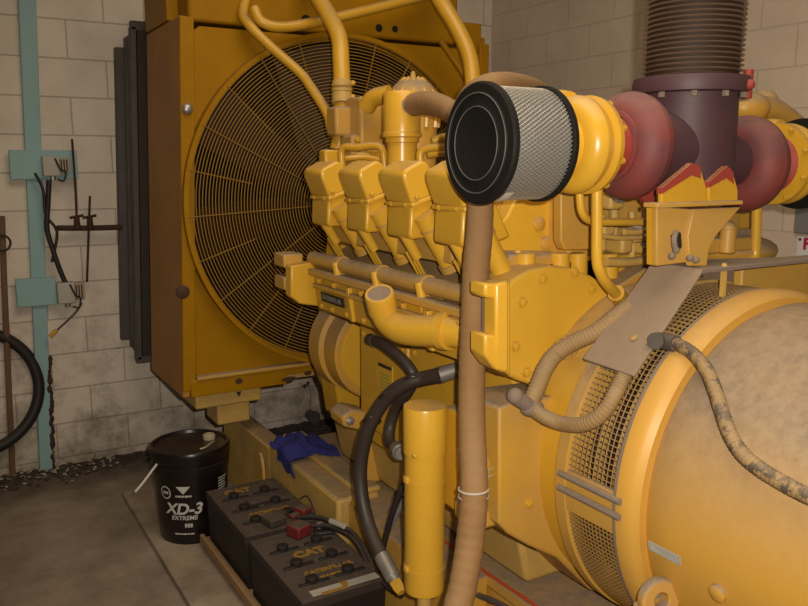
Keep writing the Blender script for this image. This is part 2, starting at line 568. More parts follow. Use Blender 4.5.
# fan guard: rim hoop, concentric wires, radial spokes
gd = build('fan_guard', MB().lathe([(.664, 0), (.664, -.045), (.682, -.045), (.682, 0)], (CX, YF + .012, CZ), (0, 1, 0), 128, caps=False), 'yellow_rad', rad)
gw = MB()
rr = .661
while rr > .085:
    gw.lathe([(rr + .0019 * math.cos(2 * math.pi * i / 4), .0019 * math.sin(2 * math.pi * i / 4) - .0007 * (rr - .66) * 60) for i in range(5)],
             (CX, YF - .03, CZ), (0, 1, 0), 110, caps=False)
    rr -= .0128
o = build('guard_wires', gw, 'guard_wire', gd)
sp = MB()
for i in range(24):
    a = R(15 * i + 3)
    r0 = .15 if i % 2 == 0 else .42
    sp.tube([(CX + r0 * math.cos(a), YF - .034 + .0007 * 30, CZ + r0 * math.sin(a)), (CX + .672 * math.cos(a), YF - .034, CZ + .672 * math.sin(a))], .0023, 5, 0)
build('guard_spokes', sp, 'yellow_wire', gd)
# fan behind it
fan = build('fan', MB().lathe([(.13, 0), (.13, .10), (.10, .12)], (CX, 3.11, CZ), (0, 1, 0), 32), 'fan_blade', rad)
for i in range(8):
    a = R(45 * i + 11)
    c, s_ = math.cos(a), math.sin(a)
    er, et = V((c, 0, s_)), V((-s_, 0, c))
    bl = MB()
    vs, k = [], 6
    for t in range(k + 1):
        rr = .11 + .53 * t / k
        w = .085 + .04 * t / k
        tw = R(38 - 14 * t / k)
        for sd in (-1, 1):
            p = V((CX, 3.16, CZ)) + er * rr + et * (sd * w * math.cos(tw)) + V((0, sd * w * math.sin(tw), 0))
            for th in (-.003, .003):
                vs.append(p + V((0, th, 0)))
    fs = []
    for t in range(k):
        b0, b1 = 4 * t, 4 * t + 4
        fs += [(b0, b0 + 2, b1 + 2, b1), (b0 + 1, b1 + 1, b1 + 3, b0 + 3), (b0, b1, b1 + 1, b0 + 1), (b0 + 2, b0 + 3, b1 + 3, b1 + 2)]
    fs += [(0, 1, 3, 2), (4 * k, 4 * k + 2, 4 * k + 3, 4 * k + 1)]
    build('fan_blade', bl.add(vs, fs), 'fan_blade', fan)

def splay(root, x_lim, dx, z_top, z_bot):
    """the old cabinet's near side stands a little out of plumb, wider at its foot"""
    for o_ in root.children:
        if o_.name.startswith('fan'):
            continue
        lim = min(x_lim, XL + .04) if o_.name.startswith('front_shroud') else x_lim
        off = wpos(o_)
        for v_ in o_.data.vertices:
            if v_.co.x + off.x < lim:
                v_.co.x += dx * min(1.0, max(0.0, (z_top - v_.co.z - off.z) / (z_top - z_bot)))
splay(rad, .93, -.055, 2.0, .60)

# ------------------------------------------- sheet-metal duct to the wall
XD = .835
duct = thing('air_duct', 'dark galvanised sheet duct between the yellow radiator and the block wall', 'duct', (1.55, 3.9, 0))
build('duct_shell', MB().box((XD + .025, 3.78, .56), (2.28, WY - .003, 2.04)), 'dark_steel', duct, bevel=.004)
fl = MB().box((XD - .004, 3.765, .55), (XD + .022, 3.80, 2.05))
fl.box((XD, 3.765, 2.035), (2.29, 3.80, 2.075))
fl.box((XD, 3.765, .535), (2.29, 3.80, .565))
build('front_flange', fl, 'dark_steel', duct, bevel=.003, label='speckled galvanised front flange')
build('front_panel', MB().box((XD + .023, 3.755, .566), (2.27, 3.778, 2.034)), 'duct_dark', duct, label='dark brown front sheet')
rib = MB()
for yy in (3.85, 3.93):
    rib.box((XD + .006, yy, .58), (XD + .024, yy + .022, 2.02))
build_each('side_rib', rib, 'dark_steel', duct, bevel=.003)
wf = MB().box((XD - .02, WY - .05, .60), (XD + .024, WY - .003, 1.99))
build('wall_flange', wf, 'dark_steel', duct, bevel=.003)
splay(duct, .90, -.055, 2.04, .56)

# ======================================================== skid and engine
XS = 1.22
skid = thing('base_skid', 'yellow steel base frame carrying engine and generator, top grey with dust', 'base frame', (1.57, 1.6, 0))
def rail(x0, x1, Y1=2.90):
    mb = MB().box((x0, -.6, .32), (x1, Y1, .352))
    mb.box((x0, -.6, PAD), (x1, Y1, .05))
    mb.box((x0 + .02, -.6, .045), (x0 + .05, Y1, .325))
    mb.box((x1 - .05, -.6, .045), (x1 - .02, Y1, .325))
    return mb
build('rail', rail(XS, 1.42), 'yellow_dusty', skid, bevel=.004)
build('rail', rail(1.72, 1.92), 'yellow_dusty', skid, bevel=.004)
for yy in (-.5, 1.2, 2.76):
    build('cross_member', MB().box((1.42, yy, .08), (1.72, yy + .12, .33)), 'yellow_dusty', skid, bevel=.005)
# outrigger boxes on the near side
XB = 1.075
build('outrigger', MB().box((XB, 2.86, PAD), (1.155, 3.44, .352)), 'yellow_grimy', skid, bevel=.008, label='grimy rear outrigger box')
ob_ = MB().box((XB - .004, 2.24, PAD), (XS + .01, 2.86, .366))
build('outrigger', ob_, 'yellow_grimy', skid, bevel=.012, label='stained outrigger box beside the batteries')
lip = MB().box((XB + .07, 2.24, .362), (XS + .015, 2.90, .385))
build('outrigger_lip', lip, 'yellow_grimy', skid, bevel=.008)
fp = MB().box((1.108, 1.62, .05), (XS + .005, 2.235, .350))
build('outrigger_plate', fp, 'yellow_dusty', skid, bevel=.006, label='yellow plate with one bolt')
bb = MB()
bolts(bb, [at(356, 503, x=1.108)], (-1, 0, 0), .016, .012)
build_each('bolt', bb, 'bolt', skid)
p = at(262, 472, x=1.07)
fin = [(p.x, p.y + .04 * math.cos(R(a)), p.z + .085 * math.sin(R(a))) for a in range(0, 181, 20)]
fin = [(p.x, p.y - .04, .16)] + fin[::-1] + [(p.x, p.y + .04, .16)]
build('lug', MB().prism(fin, (-.012, 0, 0)), 'yellow_dusty', skid, bevel=.002)
cw = MB().box((1.10, 2.90, .352), (1.13, 3.40, .358))
build('edge_strip', cw, 'yellow_grimy', skid)

eng = thing('diesel_engine', 'dusty yellow V8 diesel engine on the base frame, between radiator and generator', 'engine', (1.57, 2.1, 0))
# ---- block, pan, front gear case
build('cylinder_block', MB().prism([(1.20, 1.5, .54), (1.20, 1.5, 1.0), (1.30, 1.5, 1.22), (1.84, 1.5, 1.22), (1.94, 1.5, 1.0), (1.94, 1.5, .54)], (0, .79, 0)), 'yellow', eng, bevel=.01)
build('oil_pan', MB().prism([(1.26, 1.5, .37), (1.22, 1.5, .56), (1.92, 1.5, .56), (1.88, 1.5, .37)], (0, 1.1, 0)), 'yellow_grimy', eng, bevel=.015)
pl = MB()
def side_cover(u0, v0, u1, v1):
    a, b = at(u0, v0, x=1.2), at(u1, v1, x=1.2)
    return a.y, b.y
for y0, y1 in ((1.98, 2.283), (1.66, 1.965)):
    c = build('side_cover', MB().box((1.182, y0, .60), (1.203, y1, .94)), 'yellow', eng, bevel=.006)
    bm_ = MB()
    bolts(bm_, [(1.182, y, zz) for y in (y0 + .025, y1 - .025) for zz in (.63, .91)], (-1, 0, 0), .009, .007)
    build_each('bolt', bm_, 'bolt', c)
# small printed plate
q = at(385, 373, x=1.181)
dp = build('data_label', MB().box((1.1785, q.y - .05, q.z - .055), (1.1815, q.y + .05, q.z + .03)), 'yellow_clean', eng, label='small printed label with black heading')
build('heading', MB().box((1.1778, q.y - .045, q.z + .016), (1.1790, q.y + .04, q.z + .027)), 'plate_black', dp)
ln = MB()
for k in range(5):
    ln.box((1.1778, q.y - .035, q.z - .008 - .011 * k), (1.1790, q.y + .028, q.z - .003 - .011 * k))
build('print_lines', ln, 'plate_lines', dp)
# front gear case and damper
build('front_cover', MB().prism([(1.24, 2.55, .52), (1.20, 2.55, .8), (1.26, 2.55, 1.2), (1.88, 2.55, 1.2), (1.94, 2.55, .8), (1.9, 2.55, .52)], (0, .14, 0)), 'yellow', eng, bevel=.012)
AX = at(337, 357, y=2.40)
ah = MB().lathe([(.05, 0), (.165, 0), (.172, .006), (.172, .09), (.160, .10), (.160, .12), (.178, .125), (.178, .21), (.12, .22)], (AX.x + .166, 2.40, AX.z), (0, 1, 0), 64)
build('accessory_housing', ah, 'yellow_dusty', eng, label='round dusty drive housing at the front corner')
build('accessory_cover', MB().lathe([(.001, -.004), (.145, -.004), (.150, .002), (.150, .004)], (AX.x + .166, 2.40, AX.z), (0, 1, 0), 56), 'yellow_clean', eng, label='smooth yellow round cover')
DC = (1.50, 2.70, .735)
build('crank_damper', MB().lathe([(.20, 0), (.262, .01), (.27, .03), (.27, .08), (.255, .10), (.21, .105), (.20, .09), (.05, .09), (.05, .15)], DC, (0, 1, 0), 64), 'yellow_grimy', eng, label='dusty round crank damper')
build('damper_housing', MB().lathe([(.245, 0), (.245, .09)], (1.50, 2.60, .735), (0, 1, 0), 64), 'yellow', eng)
# front support lug near the skid
lug = [at(u, v, y=2.24) for u, v in ((342, 417), (352, 409), (368, 412), (392, 424), (394, 430), (366, 432), (344, 427))]
build('front_mount', MB().prism(lug, (0, .10, 0)), 'yellow_dusty', eng, bevel=.008)
bm_ = MB()
bolts(bm_, [at(350, 421, y=2.24)], (0, -1, 0), .012, .012)
build_each('bolt', bm_, 'steel', eng, label='bare steel bolt')
build('mount_foot', MB().box((1.17, 2.36, .352), (1.42, 2.70, .372)), 'yellow_dusty', eng, bevel=.004)
build('mount_bracket', MB().prism([(1.2, 2.30, .372), (1.2, 2.30, .50), (1.36, 2.30, .58), (1.36, 2.30, .372)], (0, .03, 0)), 'yellow_dusty', eng, bevel=.004)

# ---- valley, heads, covers
build('valley_housing', MB().prism([(1.13, 1.67, 1.20), (1.115, 1.67, 1.40), (1.15, 1.67, 1.425), (1.40, 1.67, 1.425), (1.45, 1.67, 1.2)], (0, .73, 0)), 'yellow_dusty', eng, bevel=.008)
build('aftercooler', MB().prism([(1.40, 1.54, 1.2), (1.40, 1.54, 1.40), (1.46, 1.54, 1.45), (1.66, 1.54, 1.45), (1.72, 1.54, 1.40), (1.72, 1.54, 1.2)], (0, .72, 0)), 'yellow_dusty', eng, bevel=.012)
build('far_valley_housing', MB().prism([(2.01, 1.5, 1.20), (2.025, 1.5, 1.40), (1.99, 1.5, 1.425), (1.74, 1.5, 1.425), (1.69, 1.5, 1.2)], (0, .90, 0)), 'yellow_dusty', eng, bevel=.008)
YC = (2.224, 1.974, 1.736, 1.506)
def mirror(pts):
    return [(2 * CXE - x, z) for x, z in pts]
CXE = 1.57
cov = [(1.024, 1.429), (1.034, 1.440), (1.078, 1.462), (1.094, 1.458), (1.106, 1.444), (1.132, 1.378), (1.051, 1.352), (1.027, 1.412)]
flg = [(1.047, 1.354), (1.136, 1.383), (1.140, 1.372), (1.049, 1.343)]
hed = [(1.051, 1.345), (1.138, 1.374), (1.19, 1.28), (1.13, 1.265), (1.052, 1.262), (1.047, 1.275)]
for side in (0, 1):
    for y0 in YC:
        g = (lambda l: [(2 * CXE - x, y0, z_) for x, z_ in l]) if side else (lambda l: [(x, y0, z_) for x, z_ in l])
        c = build('valve_cover', MB().prism(g(cov), (0, .132, 0)), 'yellow_clean', eng, bevel=.010, seg=3)
        fm = MB().prism([(x, y - .005, z_) for x, y, z_ in g(flg)], (0, .142, 0))
        build('flange', fm, 'yellow_clean', c, bevel=.003)
        if not side:
            bm_ = MB()
            ax = V((1.024 - 1.051, 0, 1.429 - 1.352)).normalized()
            for fx, fz in ((1.115, 1.388), (1.062, 1.370)):
                for dy in (-.004,):
                    bolts(bm_, [(fx, y0 - .002, fz)], (0, -1, 0), .006, .008)
            bolts(bm_, [(1.052 - .001, y0 + .03, 1.349), (1.052 - .001, y0 + .105, 1.349)], (-1, 0, .3), .006, .008)
            build_each('bolt', bm_, 'bolt', c)
        h = build('cylinder_head', MB().prism([(x, y + .006, z_) for x, y, z_ in g(hed)], (0, .120, 0)), 'yellow', eng, bevel=.006)
        if side:
            continue
        # thick tube and slim pushrod tubes running down and inward
        t0 = V((1.080, y0 - .006, 1.325))
        t1 = V((1.164, y0 - .006, 1.188))
        e = build('intake_elbow', MB().cyl(t0, t1, .027, .025, 20), 'yellow_clean', eng)
        rg = MB().cyl(t1 - (t1 - t0).normalized() * .012, t1 + (t1 - t0).normalized() * .008, .030, .030, 20)
        rg.cyl(t0 + (t1 - t0) * .25 - (t1 - t0).normalized() * .003, t0 + (t1 - t0) * .25 + (t1 - t0).normalized() * .003, .0287, .0287, 20)
        build_each('collar', rg, 'yellow_dusty', e)
        q0 = V((1.062, y0 + .055, 1.272))
        q1 = q0 + (t1 - t0).normalized() * .075
        build('injector_sleeve', MB().cyl(q0, q1, .016, .014, 14), 'yellow_clean', eng)
        pr_ = MB()
        for k in range(3):
            d = V((0, .012 + .018 * k, 0))
            pr_.tube([q0 + d + (q1 - q0) * .8, q1 + d + (q1 - q0) * 1.0], .004, 7, 0)
        build_each('fuel_line', pr_, 'yellow', eng)
        stub = V((1.06, y0 - .018, 1.155))
        build('manifold_stub', MB().cyl(stub, stub + V((.012, -.01, -.075)), .013, .012, 12), 'yellow_clean', eng)
# ---- dusty manifold tube and the boxed rail with ribs
mt = MB().tube([(1.082, 2.42, 1.146), (1.082, 1.46, 1.146)], .023, 16, 0)
for y0 in YC:
    mt.cyl((1.082, y0 - .03, 1.146), (1.082, y0 - .008, 1.146), .028, .028, 16)
build('fuel_manifold', mt, 'yellow_dusty', eng, label='dust-covered manifold tube')
build('head_shelf', MB().prism([(1.09, 1.66, 1.06), (1.09, 1.66, 1.135), (1.16, 1.66, 1.15), (1.3, 1.66, 1.22), (1.3, 1.66, 1.0)], (0, .78, 0)), 'yellow', eng)
rb = MB().prism([(1.058, 1.47, 1.112), (1.20, 1.47, 1.125), (1.20, 1.47, .93), (1.10, 1.47, .975), (1.072, 1.47, .985)], (0, .90, 0))
rbx = build('water_manifold', rb, 'yellow', eng, bevel=.005)
le = MB().box((1.044, 1.47, 1.098), (1.09, 2.38, 1.118))
build('upper_ledge', le, 'yellow_dusty', rbx, bevel=.003, label='dusty ledge')
le = MB().box((1.052, 1.47, 1.058), (1.075, 2.36, 1.074))
build('lower_ledge', le, 'yellow_dusty', rbx, bevel=.003)
ribs = MB()
for yy in (2.10, 1.86, 1.66):
    ribs.prism([(1.048, yy, 1.09), (1.075, yy, 1.09), (1.085, yy, .985), (1.064, yy, .985)], (0, .018, 0))
build_each('rib', ribs, 'yellow_clean', rbx, bevel=.002)
bm_ = MB()
bolts(bm_, [(1.054, y_, 1.085) for y_ in (2.31, 2.20, 2.02, 1.94, 1.78, 1.58, 1.52)], (-1, 0, 0), .008, .010)
bolts(bm_, [(1.070, y_, 1.0) for y_ in (2.33, 2.25, 2.15, 2.04, 1.93)], (-1, 0, 0), .008, .008)
build_each('bolt', bm_, 'bolt', rbx)
n0 = V((1.060, 2.235, 1.038))
npl = build('name_strip', MB().prism([(1.062, 2.315, 1.050), (1.066, 2.315, 1.020), (1.066, 2.155, 1.020), (1.062, 2.155, 1.050)], (-.004, 0, 0)), 'plate_black', eng, label='black strip with raised lettering')
tm = text_mb('CATERPILLAR', .022, (1.0585, 2.235, 1.035), (0, -1, 0), (-.13, 0, 1))
build('lettering', tm, 'steel', npl)
# ---- left front bracket
brk = [at(u, v, y=2.40) for u, v in ((291, 266), (313, 262), (318, 276), (324, 307), (300, 304), (291, 297))]
build('front_bracket', MB().prism(brk, (0, .05, 0)), 'yellow_clean', eng, bevel=.005)
b2 = MB()
for dz in (1.115, 1.04):
    b2.box((.99, 2.45, dz), (1.06, 2.54, dz + .045))
build('front_bracket', b2, 'yellow_dusty', eng, bevel=.006, label='twin-lug bracket')

# ---- raised filler: vertical breather can, thermostat housing, water pipe
BC = V((1.25, 2.125, 1.425))
can = MB().lathe([(.045, 0), (.045, .09), (.052, .092), (.052, .105), (.060, .108), (.0605, .118), (.056, .122), (.056, .232), (.050, .240)], BC, (0, 0, 1), 32)
cn = build('breather_can', can, 'yellow_clean', eng)
el = at(406, 105, x=1.25)
DX, DY, DZ = at(413, 100, y=2.34)
dm = MB().ball((DX, DY, DZ), .082, 20, 12, (1, 1, .9))
dm.cyl((DX, DY, 1.43), (DX, DY, DZ), .078, .082, 24)
dm.cyl((DX, DY, DZ + .06), (DX, DY, DZ + .092), .014, .006, 10)
build('filler_dome', dm, 'yellow_dusty', eng)
fl = MB()
for k in range(12):
    a = R(30 * k)
    fl.tube([(DX + .083 * math.cos(a), DY + .083 * math.sin(a), DZ - .09), (DX + .086 * math.cos(a), DY + .086 * math.sin(a), DZ), (DX + .03 * math.cos(a), DY + .03 * math.sin(a), DZ + .068)], .008, 6, 4)
build_each('dome_flute', fl, 'yellow', eng)
build('dome_elbow', MB().tube([at(366, 108, y=2.46), at(374, 98, y=2.43), at(390, 94, y=2.38)], .030, 14, 5), 'yellow', eng)
th = MB().box((1.28, 2.52, 1.40), (1.48, 2.66, 1.555))
th.box((1.40, 2.44, 1.42), (1.50, 2.62, 1.60))
tz = at(336, 136, y=2.58)
tz2 = at(366, 107, y=2.58)
th.box((tz.x, 2.58, tz.z), (tz2.x, 2.66, tz2.z))
tz = at(361, 166, y=2.50)
tz2 = at(386, 97, y=2.50)
th.box((tz.x, 2.50, tz.z), (tz2.x, 2.62, tz2.z))
build('thermostat_housing', th, 'yellow_dusty', eng, bevel=.010)
bm_ = MB()
for p in ((1.30, 2.52, 1.535), (1.36, 2.52, 1.535), (1.30, 2.52, 1.43), (1.42, 2.44, 1.585), (1.47, 2.44, 1.585)):
    bolts(bm_, [p], (0, -1, 0), .010, .014)
build_each('bolt', bm_, 'bolt', eng)
wp = MB().tube([at(338, 150, y=2.64), at(342, 128, y=2.64), at(342, 90, y=2.66), at(341, 62, y=2.69), at(339, 38, y=2.73), at(330, 18, y=2.80), at(314, -8, y=2.92), at(300, -26, y=3.04)], .031, 18, 6)
w = build('coolant_pipe', wp, 'yellow', eng)
c0, c1 = at(342, 104, y=2.64), at(342, 82, y=2.66)
cl = MB().cyl(c0, c1, .036, .036, 20)
build('rubber_sleeve', cl, 'yellow_grimy', w)
for v_ in (102, 96, 91, 86):
    a = at(342, v_, y=2.65)
    build('clamp', MB().cyl(a, a + V((0, 0, .007)), .0385, .0385, 22), 'steel' if v_ == 102 else 'yellow_grimy', w)
kn = MB().ball(at(353, 83, y=2.62), .010, 10, 6)
kn.ball(at(353, 97, y=2.62), .010, 10, 6)
build_each('clamp_screw', kn, 'bolt', w)
dp_ = MB().tube([at(331, 128, y=2.66), at(327, 113, y=2.70), at(310, 86, y=2.80), at(299, 72, y=2.85), at(270, 46, y=2.93), at(250, 26, y=2.97), at(243, 14, y=3.02), at(248, -8, y=3.06)], .0185, 14, 6)
build('vent_pipe', dp_, 'yellow', eng)
rp = MB().tube([at(474, 150, y=2.50), at(474, 108, y=2.55), at(472, 72, y=2.60), at(468, 52, y=2.63), at(457, 28, y=2.68), at(443, 5, y=2.74), at(432, -14, y=2.82), at(424, -30, y=3.04)], .031, 18, 6)
build('coolant_pipe', rp, 'yellow', eng)
tp = MB().tube([at(254, 8, y=2.98), at(262, 22, y=2.96), at(285, 27, y=2.95), at(330, 19, y=2.95), at(385, 6, y=2.95), at(440, -8, y=2.95)], .02, 14, 6)
build('crossover_pipe', tp, 'yellow', eng)
sb = MB().tube([at(440, 40, y=2.95), at(458, 66, y=2.93), at(473, 90, y=2.90)], .013, 10, 0)
build('brace_rod', sb, 'yellow_rad', eng)
tb = MB().box((1.62, YF - .10, 1.93), (1.95, YF - .03, 1.975))
# ---- clutter between the covers and the cooler housing
cl = MB()
cl.tube([(1.17, 2.37, 1.425), (1.17, 2.37, 1.50), (1.20, 2.32, 1.505), (1.25, 2.26, 1.505), (1.26, 2.25, 1.43)], .012, 10, 5)
cl.tube([(1.19, 2.40, 1.47), (1.26, 2.38, 1.475), (1.33, 2.36, 1.46), (1.40, 2.30, 1.46)], .010, 8, 5)
cl.tube([(1.23, 1.98, 1.43), (1.23, 1.98, 1.49), (1.28, 1.93, 1.50), (1.33, 1.90, 1.49), (1.34, 1.90, 1.42)], .012, 10, 5)
cl.tube([(1.30, 2.03, 1.52), (1.36, 1.98, 1.54), (1.42, 1.90, 1.545), (1.46, 1.80, 1.54)], .013, 10, 5)
cl.tube([(1.28, 2.02, 1.48), (1.35, 1.92, 1.49), (1.40, 1.82, 1.49)], .010, 8, 5)
build_each('oil_line', cl, 'yellow', eng)
for (x, y, z_, dx, dy, dz) in ((1.14, 2.44, 1.43, .06, .05, .07), (1.24, 2.40, 1.44, .05, .05, .05), (1.32, 2.20, 1.425, .05, .06, .06), (1.30, 1.86, 1.425, .05, .05, .05), (1.36, 1.96, 1.425, .08, .08, .13)):
    build_each('fitting_block', MB().box((x, y, z_), (x + dx, y + dy, z_ + dz)), 'yellow', eng, bevel=.008)
build('rear_lifting_bracket', MB().box((1.30, 2.36, 1.42), (1.33, 2.46, 1.50)), 'yellow', eng, bevel=.006)

# ---- big elbow on the near side
ep1 = at(383, 312, x=.99)
ep = [ep1 + V((-.022, -.020, .052)), ep1, at(389, 322, x=1.0), at(402, 329, x=1.01), at(424, 331, x=1.03), at(444, 331, x=1.05), at(470, 333, x=1.08)]
ee = MB().tube(ep, lambda t: .0335 if t < .25 else .0335 + .006 * min(1, (t - .25) * 3), 22, 7)
elb = build('water_elbow', ee, 'yellow_clean', eng, label='open-ended dusty elbow pipe')
d0 = (ep[0] - ep[1]).normalized()
lp = MB().lathe([(.038, -.055), (.038, 0), (.036, .003), (.030, .003), (.029, -.03)], ep[0], d0, 28)
build('mouth_ring', lp, 'yellow_clean', elb)
build('mouth_dust', MB().cyl(ep[0] + d0 * .0005, ep[0] + d0 * .002, .0295, .0295, 24), 'grey_dust', elb, label='dust-filled open end')
fg = at(446, 331, x=1.05)
d1 = (ep[-2] - ep[-3]).normalized()
build('flange', MB().cyl(fg - d1 * .012, fg + d1 * .010, .047, .047, 24), 'yellow_clean', elb)

# ------------------------------------------ flywheel housing (rear of engine)
def poly_y(pts, y):
    return [at(u, v, y=y) for u, v in pts]
YH = 1.42
hs = poly_y(((500, 372), (497, 345), (497, 315), (502, 297), (513, 280), (530, 270), (550, 266), (572, 268), (592, 276), (612, 288), (642, 304), (660, 340), (640, 400), (590, 402), (565, 396), (540, 388), (518, 381)), YH)
hg = build('flywheel_housing', MB().prism(hs, (0, .16, 0)), 'yellow_clean', eng, bevel=.008, seg=3)
bm_ = MB()
bolts(bm_, poly_y(((522, 302), (542, 279), (574, 272), (591, 289), (515, 346), (526, 372)), YH), (0, -1, 0), .011, .009)
build_each('bolt', bm_, 'bolt', hg)
# shoulder block with a deep notch, left of the round housing
lb = MB()
lb.prism(poly_y(((485, 283), (505, 284), (505, 300), (490, 299), (485, 297)), 1.29), (0, .055, 0))
lb.prism(poly_y(((485, 334), (505, 336), (505, 374), (494, 368), (485, 356)), 1.29), (0, .055, 0))
lb.prism(poly_y(((496, 284), (509, 280), (509, 374), (496, 370)), 1.285), (0, .045, 0))
lb.prism(poly_y(((500, 285), (511, 281), (511, 376), (500, 372)), 1.325), (0, .10, 0))
build('shoulder_block', lb, 'yellow_clean', hg, bevel=.006)
build('notch_plate', MB().prism(poly_y(((485, 290), (506, 292), (506, 342), (485, 340)), 1.33), (0, .012, 0)), 'grey_dust', hg, label='dusty grey plate in the notch')
tb = MB()
tb.prism([at(498, 270, y=1.50), at(512, 254, y=1.50), at(612, 256, y=1.50), at(612, 282, y=1.50), at(540, 282, y=1.50), at(498, 284, y=1.50)], (0, .14, 0))
build('housing_cap', tb, 'yellow_dusty', hg, bevel=.006, label='dusty top of the housing')
bz = MB()
for u in (526, 560, 578, 609):
    a, b = at(u, 278, y=1.50), at(u, 253, y=1.50)
    bz.cyl(a, b, .024, .024, 16)
for u in (518, 575, 598):
    a, b = at(u, 256, y=1.55), at(u, 250, y=1.55)
    bz.cyl(a, b, .011, .010, 8)
build_each('cap_boss', bz, 'yellow_clean', hg, bevel=.003)
# rear end plate of the near bank
ep_ = poly_y(((494, 232), (508, 215), (520, 190), (560, 190), (566, 252), (500, 276), (488, 262)), 1.62)
er = build('bank_end_plate', MB().prism(ep_, (0, .05, 0)), 'yellow_clean', eng, bevel=.006)
bs = MB()
for u, v in ((539, 224), (546, 243)):
    p = at(u, v, y=1.62)
    bs.lathe([(.019, 0), (.019, .006), (.012, .010)], p + V((0, .002, 0)), (0, -1, 0), 18)
build('boss', bs, 'yellow_dusty', er)
vp = poly_y(((561, 188), (592, 188), (592, 250), (565, 250), (561, 240)), 1.50)
build('cover_plate', MB().prism(vp, (0, .03, 0)), 'yellow_dusty', eng, bevel=.004)
bk = MB().box((1.44, 1.70, 1.0), (1.80, 1.74, 1.40))
build('rear_bulkhead', bk, 'yellow_grimy', eng, bevel=.006)
# lower adapter: box foot beside the generator screen
ad = poly_y(((499, 408), (514, 402), (560, 396), (612, 400), (640, 470), (625, 600), (590, 590), (557, 558), (529, 546), (508, 534), (499, 524)), 1.36)
adp = build('rear_support', MB().prism(ad, (0, .14, 0)), 'yellow_dusty', eng, bevel=.006, label='flat yellow rear support')
bm_ = MB()
bolts(bm_, poly_y(((529, 503),), 1.36), (0, -1, 0), .010, .008)
build_each('bolt', bm_, 'bolt', adp)
wd = poly_y(((503, 432), (512, 430), (540, 428), (542, 432), (512, 434)), 1.357)
sd_ = MB()
for (u, v, s_) in ((490, 470, 1), (488, 520, .8), (506, 466, .7)):
    p = at(u, v, y=1.40)
    sd_.box((p.x - .03, 1.40, p.z - .03 * s_), (p.x + .04, 1.5, p.z + .03 * s_))
build_each('side_lug', sd_, 'yellow_dusty', adp, bevel=.010)
sp_ = MB().box((1.06, 1.5, .60), (1.24, 1.60, .86))
build('side_gusset', sp_, 'yellow', adp, bevel=.008)
build('adapter_ring', MB().lathe([(.30, 0), (.40, 0), (.40, -.15), (.30, -.15)], (1.57, 1.42, .762), (0, 1, 0), 72), 'yellow', eng)
# clutter of the open engine rear, between housing and bracket
cl = MB()
for u0, v0, u1, v1, y, r in ((602, 215, 602, 250, 1.48, .010), (614, 205, 614, 262, 1.52, .013), (632, 212, 632, 258, 1.50, .009), (643, 208, 646, 260, 1.54, .012), (600, 236, 652, 236, 1.46, .007), (624, 232, 655, 228, 1.44, .008), (606, 262, 656, 258, 1.45, .012), (652, 205, 654, 262, 1.46, .007)):
    cl.tube([at(u0, v0, y=y), at((u0 + u1) / 2, (v0 + v1) / 2 + 2, y=y), at(u1, v1, y=y)], r, 10, 4)
build_each('oil_line', cl, 'yellow_grimy', eng)
kb = MB()
for u, v, w in ((618, 200, .024), (640, 236, .018), (648, 248, .016), (628, 246, .02), (610, 228, .02)):
    p = at(u, v, y=1.46)
    kb.box((p.x - w, 1.46, p.z - w), (p.x + w, 1.53, p.z + w))
build_each('fitting_block', kb, 'yellow_grimy', eng, bevel=.008)
st = MB()
for u, v in ((621, 199), (643, 231), (652, 246)):
    p = at(u, v, y=1.44)
    st.cyl(p, p + V((.0, .03, .004)), .011, .011, 10)
build_each('valve_stem', st, 'steel', eng, label='bare steel fitting')
lowb = poly_y(((612, 290), (656, 262), (672, 268), (660, 290), (636, 300)), 1.44)
build('rear_bracket', MB().prism(lowb, (0, .08, 0)), 'yellow_dusty', eng, bevel=.005)

# --------------------------------------- turbochargers and exhaust collector
YT = 1.33
def turbo(sx, cx, cz, tl):
    """sx=-1: compressor towards -X"""
    t = build('turbocharger', MB().torus((cx, YT, cz), (1, 0, 0), .070, .050, 64, 20), 'red_iron', eng, label=tl)
    b = MB().lathe([(.066, -.050 * 1), (.070, -.02), (.088, 0)], (cx + sx * .03, YT, cz), (sx, 0, 0), 36, caps=False)
    build('turbine_cone', MB().lathe([(.072, .0), (.066, .028), (.062, .080), (.076, .092)], (cx + sx * .022, YT, cz), (sx, 0, 0), 40), 'red_raw', t, label='bright red cone')
    rg = MB().lathe([(.078, 0), (.078, .006), (.070, .008), (.066, 0)], (cx + sx * .048, YT, cz), (sx, 0, 0), 44)
    build('seal_ring', rg, 'red_iron', t)
    c0 = cx + sx * .112
    cp = MB().lathe([(.070, 0), (.104, .004), (.106, .016), (.098, .020), (.092, .024)], (c0, YT, cz), (sx, 0, 0), 48)
    build('back_plate', cp, 'yellow', t, label='yellow back plate')
    cc = MB().torus((c0 + sx * .050, YT, cz), (1, 0, 0), .072, .033, 64, 18)
    cc.lathe([(.085, .02), (.080, .045), (.066, .062), (.064, .12)], (c0 + sx * .02, YT, cz), (sx, 0, 0), 44)
    cc.tube([(c0 + sx * .05, YT + .02, cz + .085), (c0 + sx * .05, YT + .07, cz + .088), (c0 + sx * .05, YT + .16, cz + .05)], .030, 16, 5)
    build('compressor_housing', cc, 'yellow_clean', t, label='yellow compressor scroll')
    bm_ = MB()
    bolts(bm_, [(c0 - sx * .0, YT + .098 * math.cos(R(a)), cz + .098 * math.sin(R(a))) for a in range(0, 360, 40)], (-sx, 0, 0), .006, .008)
    build_each('bolt', bm_, 'bolt', t)
    return t
TX1, TX2 = 1.375, 1.785
turbo(-1, TX1, 1.492, 'left turbocharger, red scroll with yellow compressor')
turbo(1, TX2, 1.452, 'right turbocharger, red scroll with yellow compressor')
EX = (1.572, YT)
co = MB().lathe([(.100, 0), (.108, .02), (.108, .20), (.112, .215)], (*EX, 1.40), (0, 0, 1), 48)
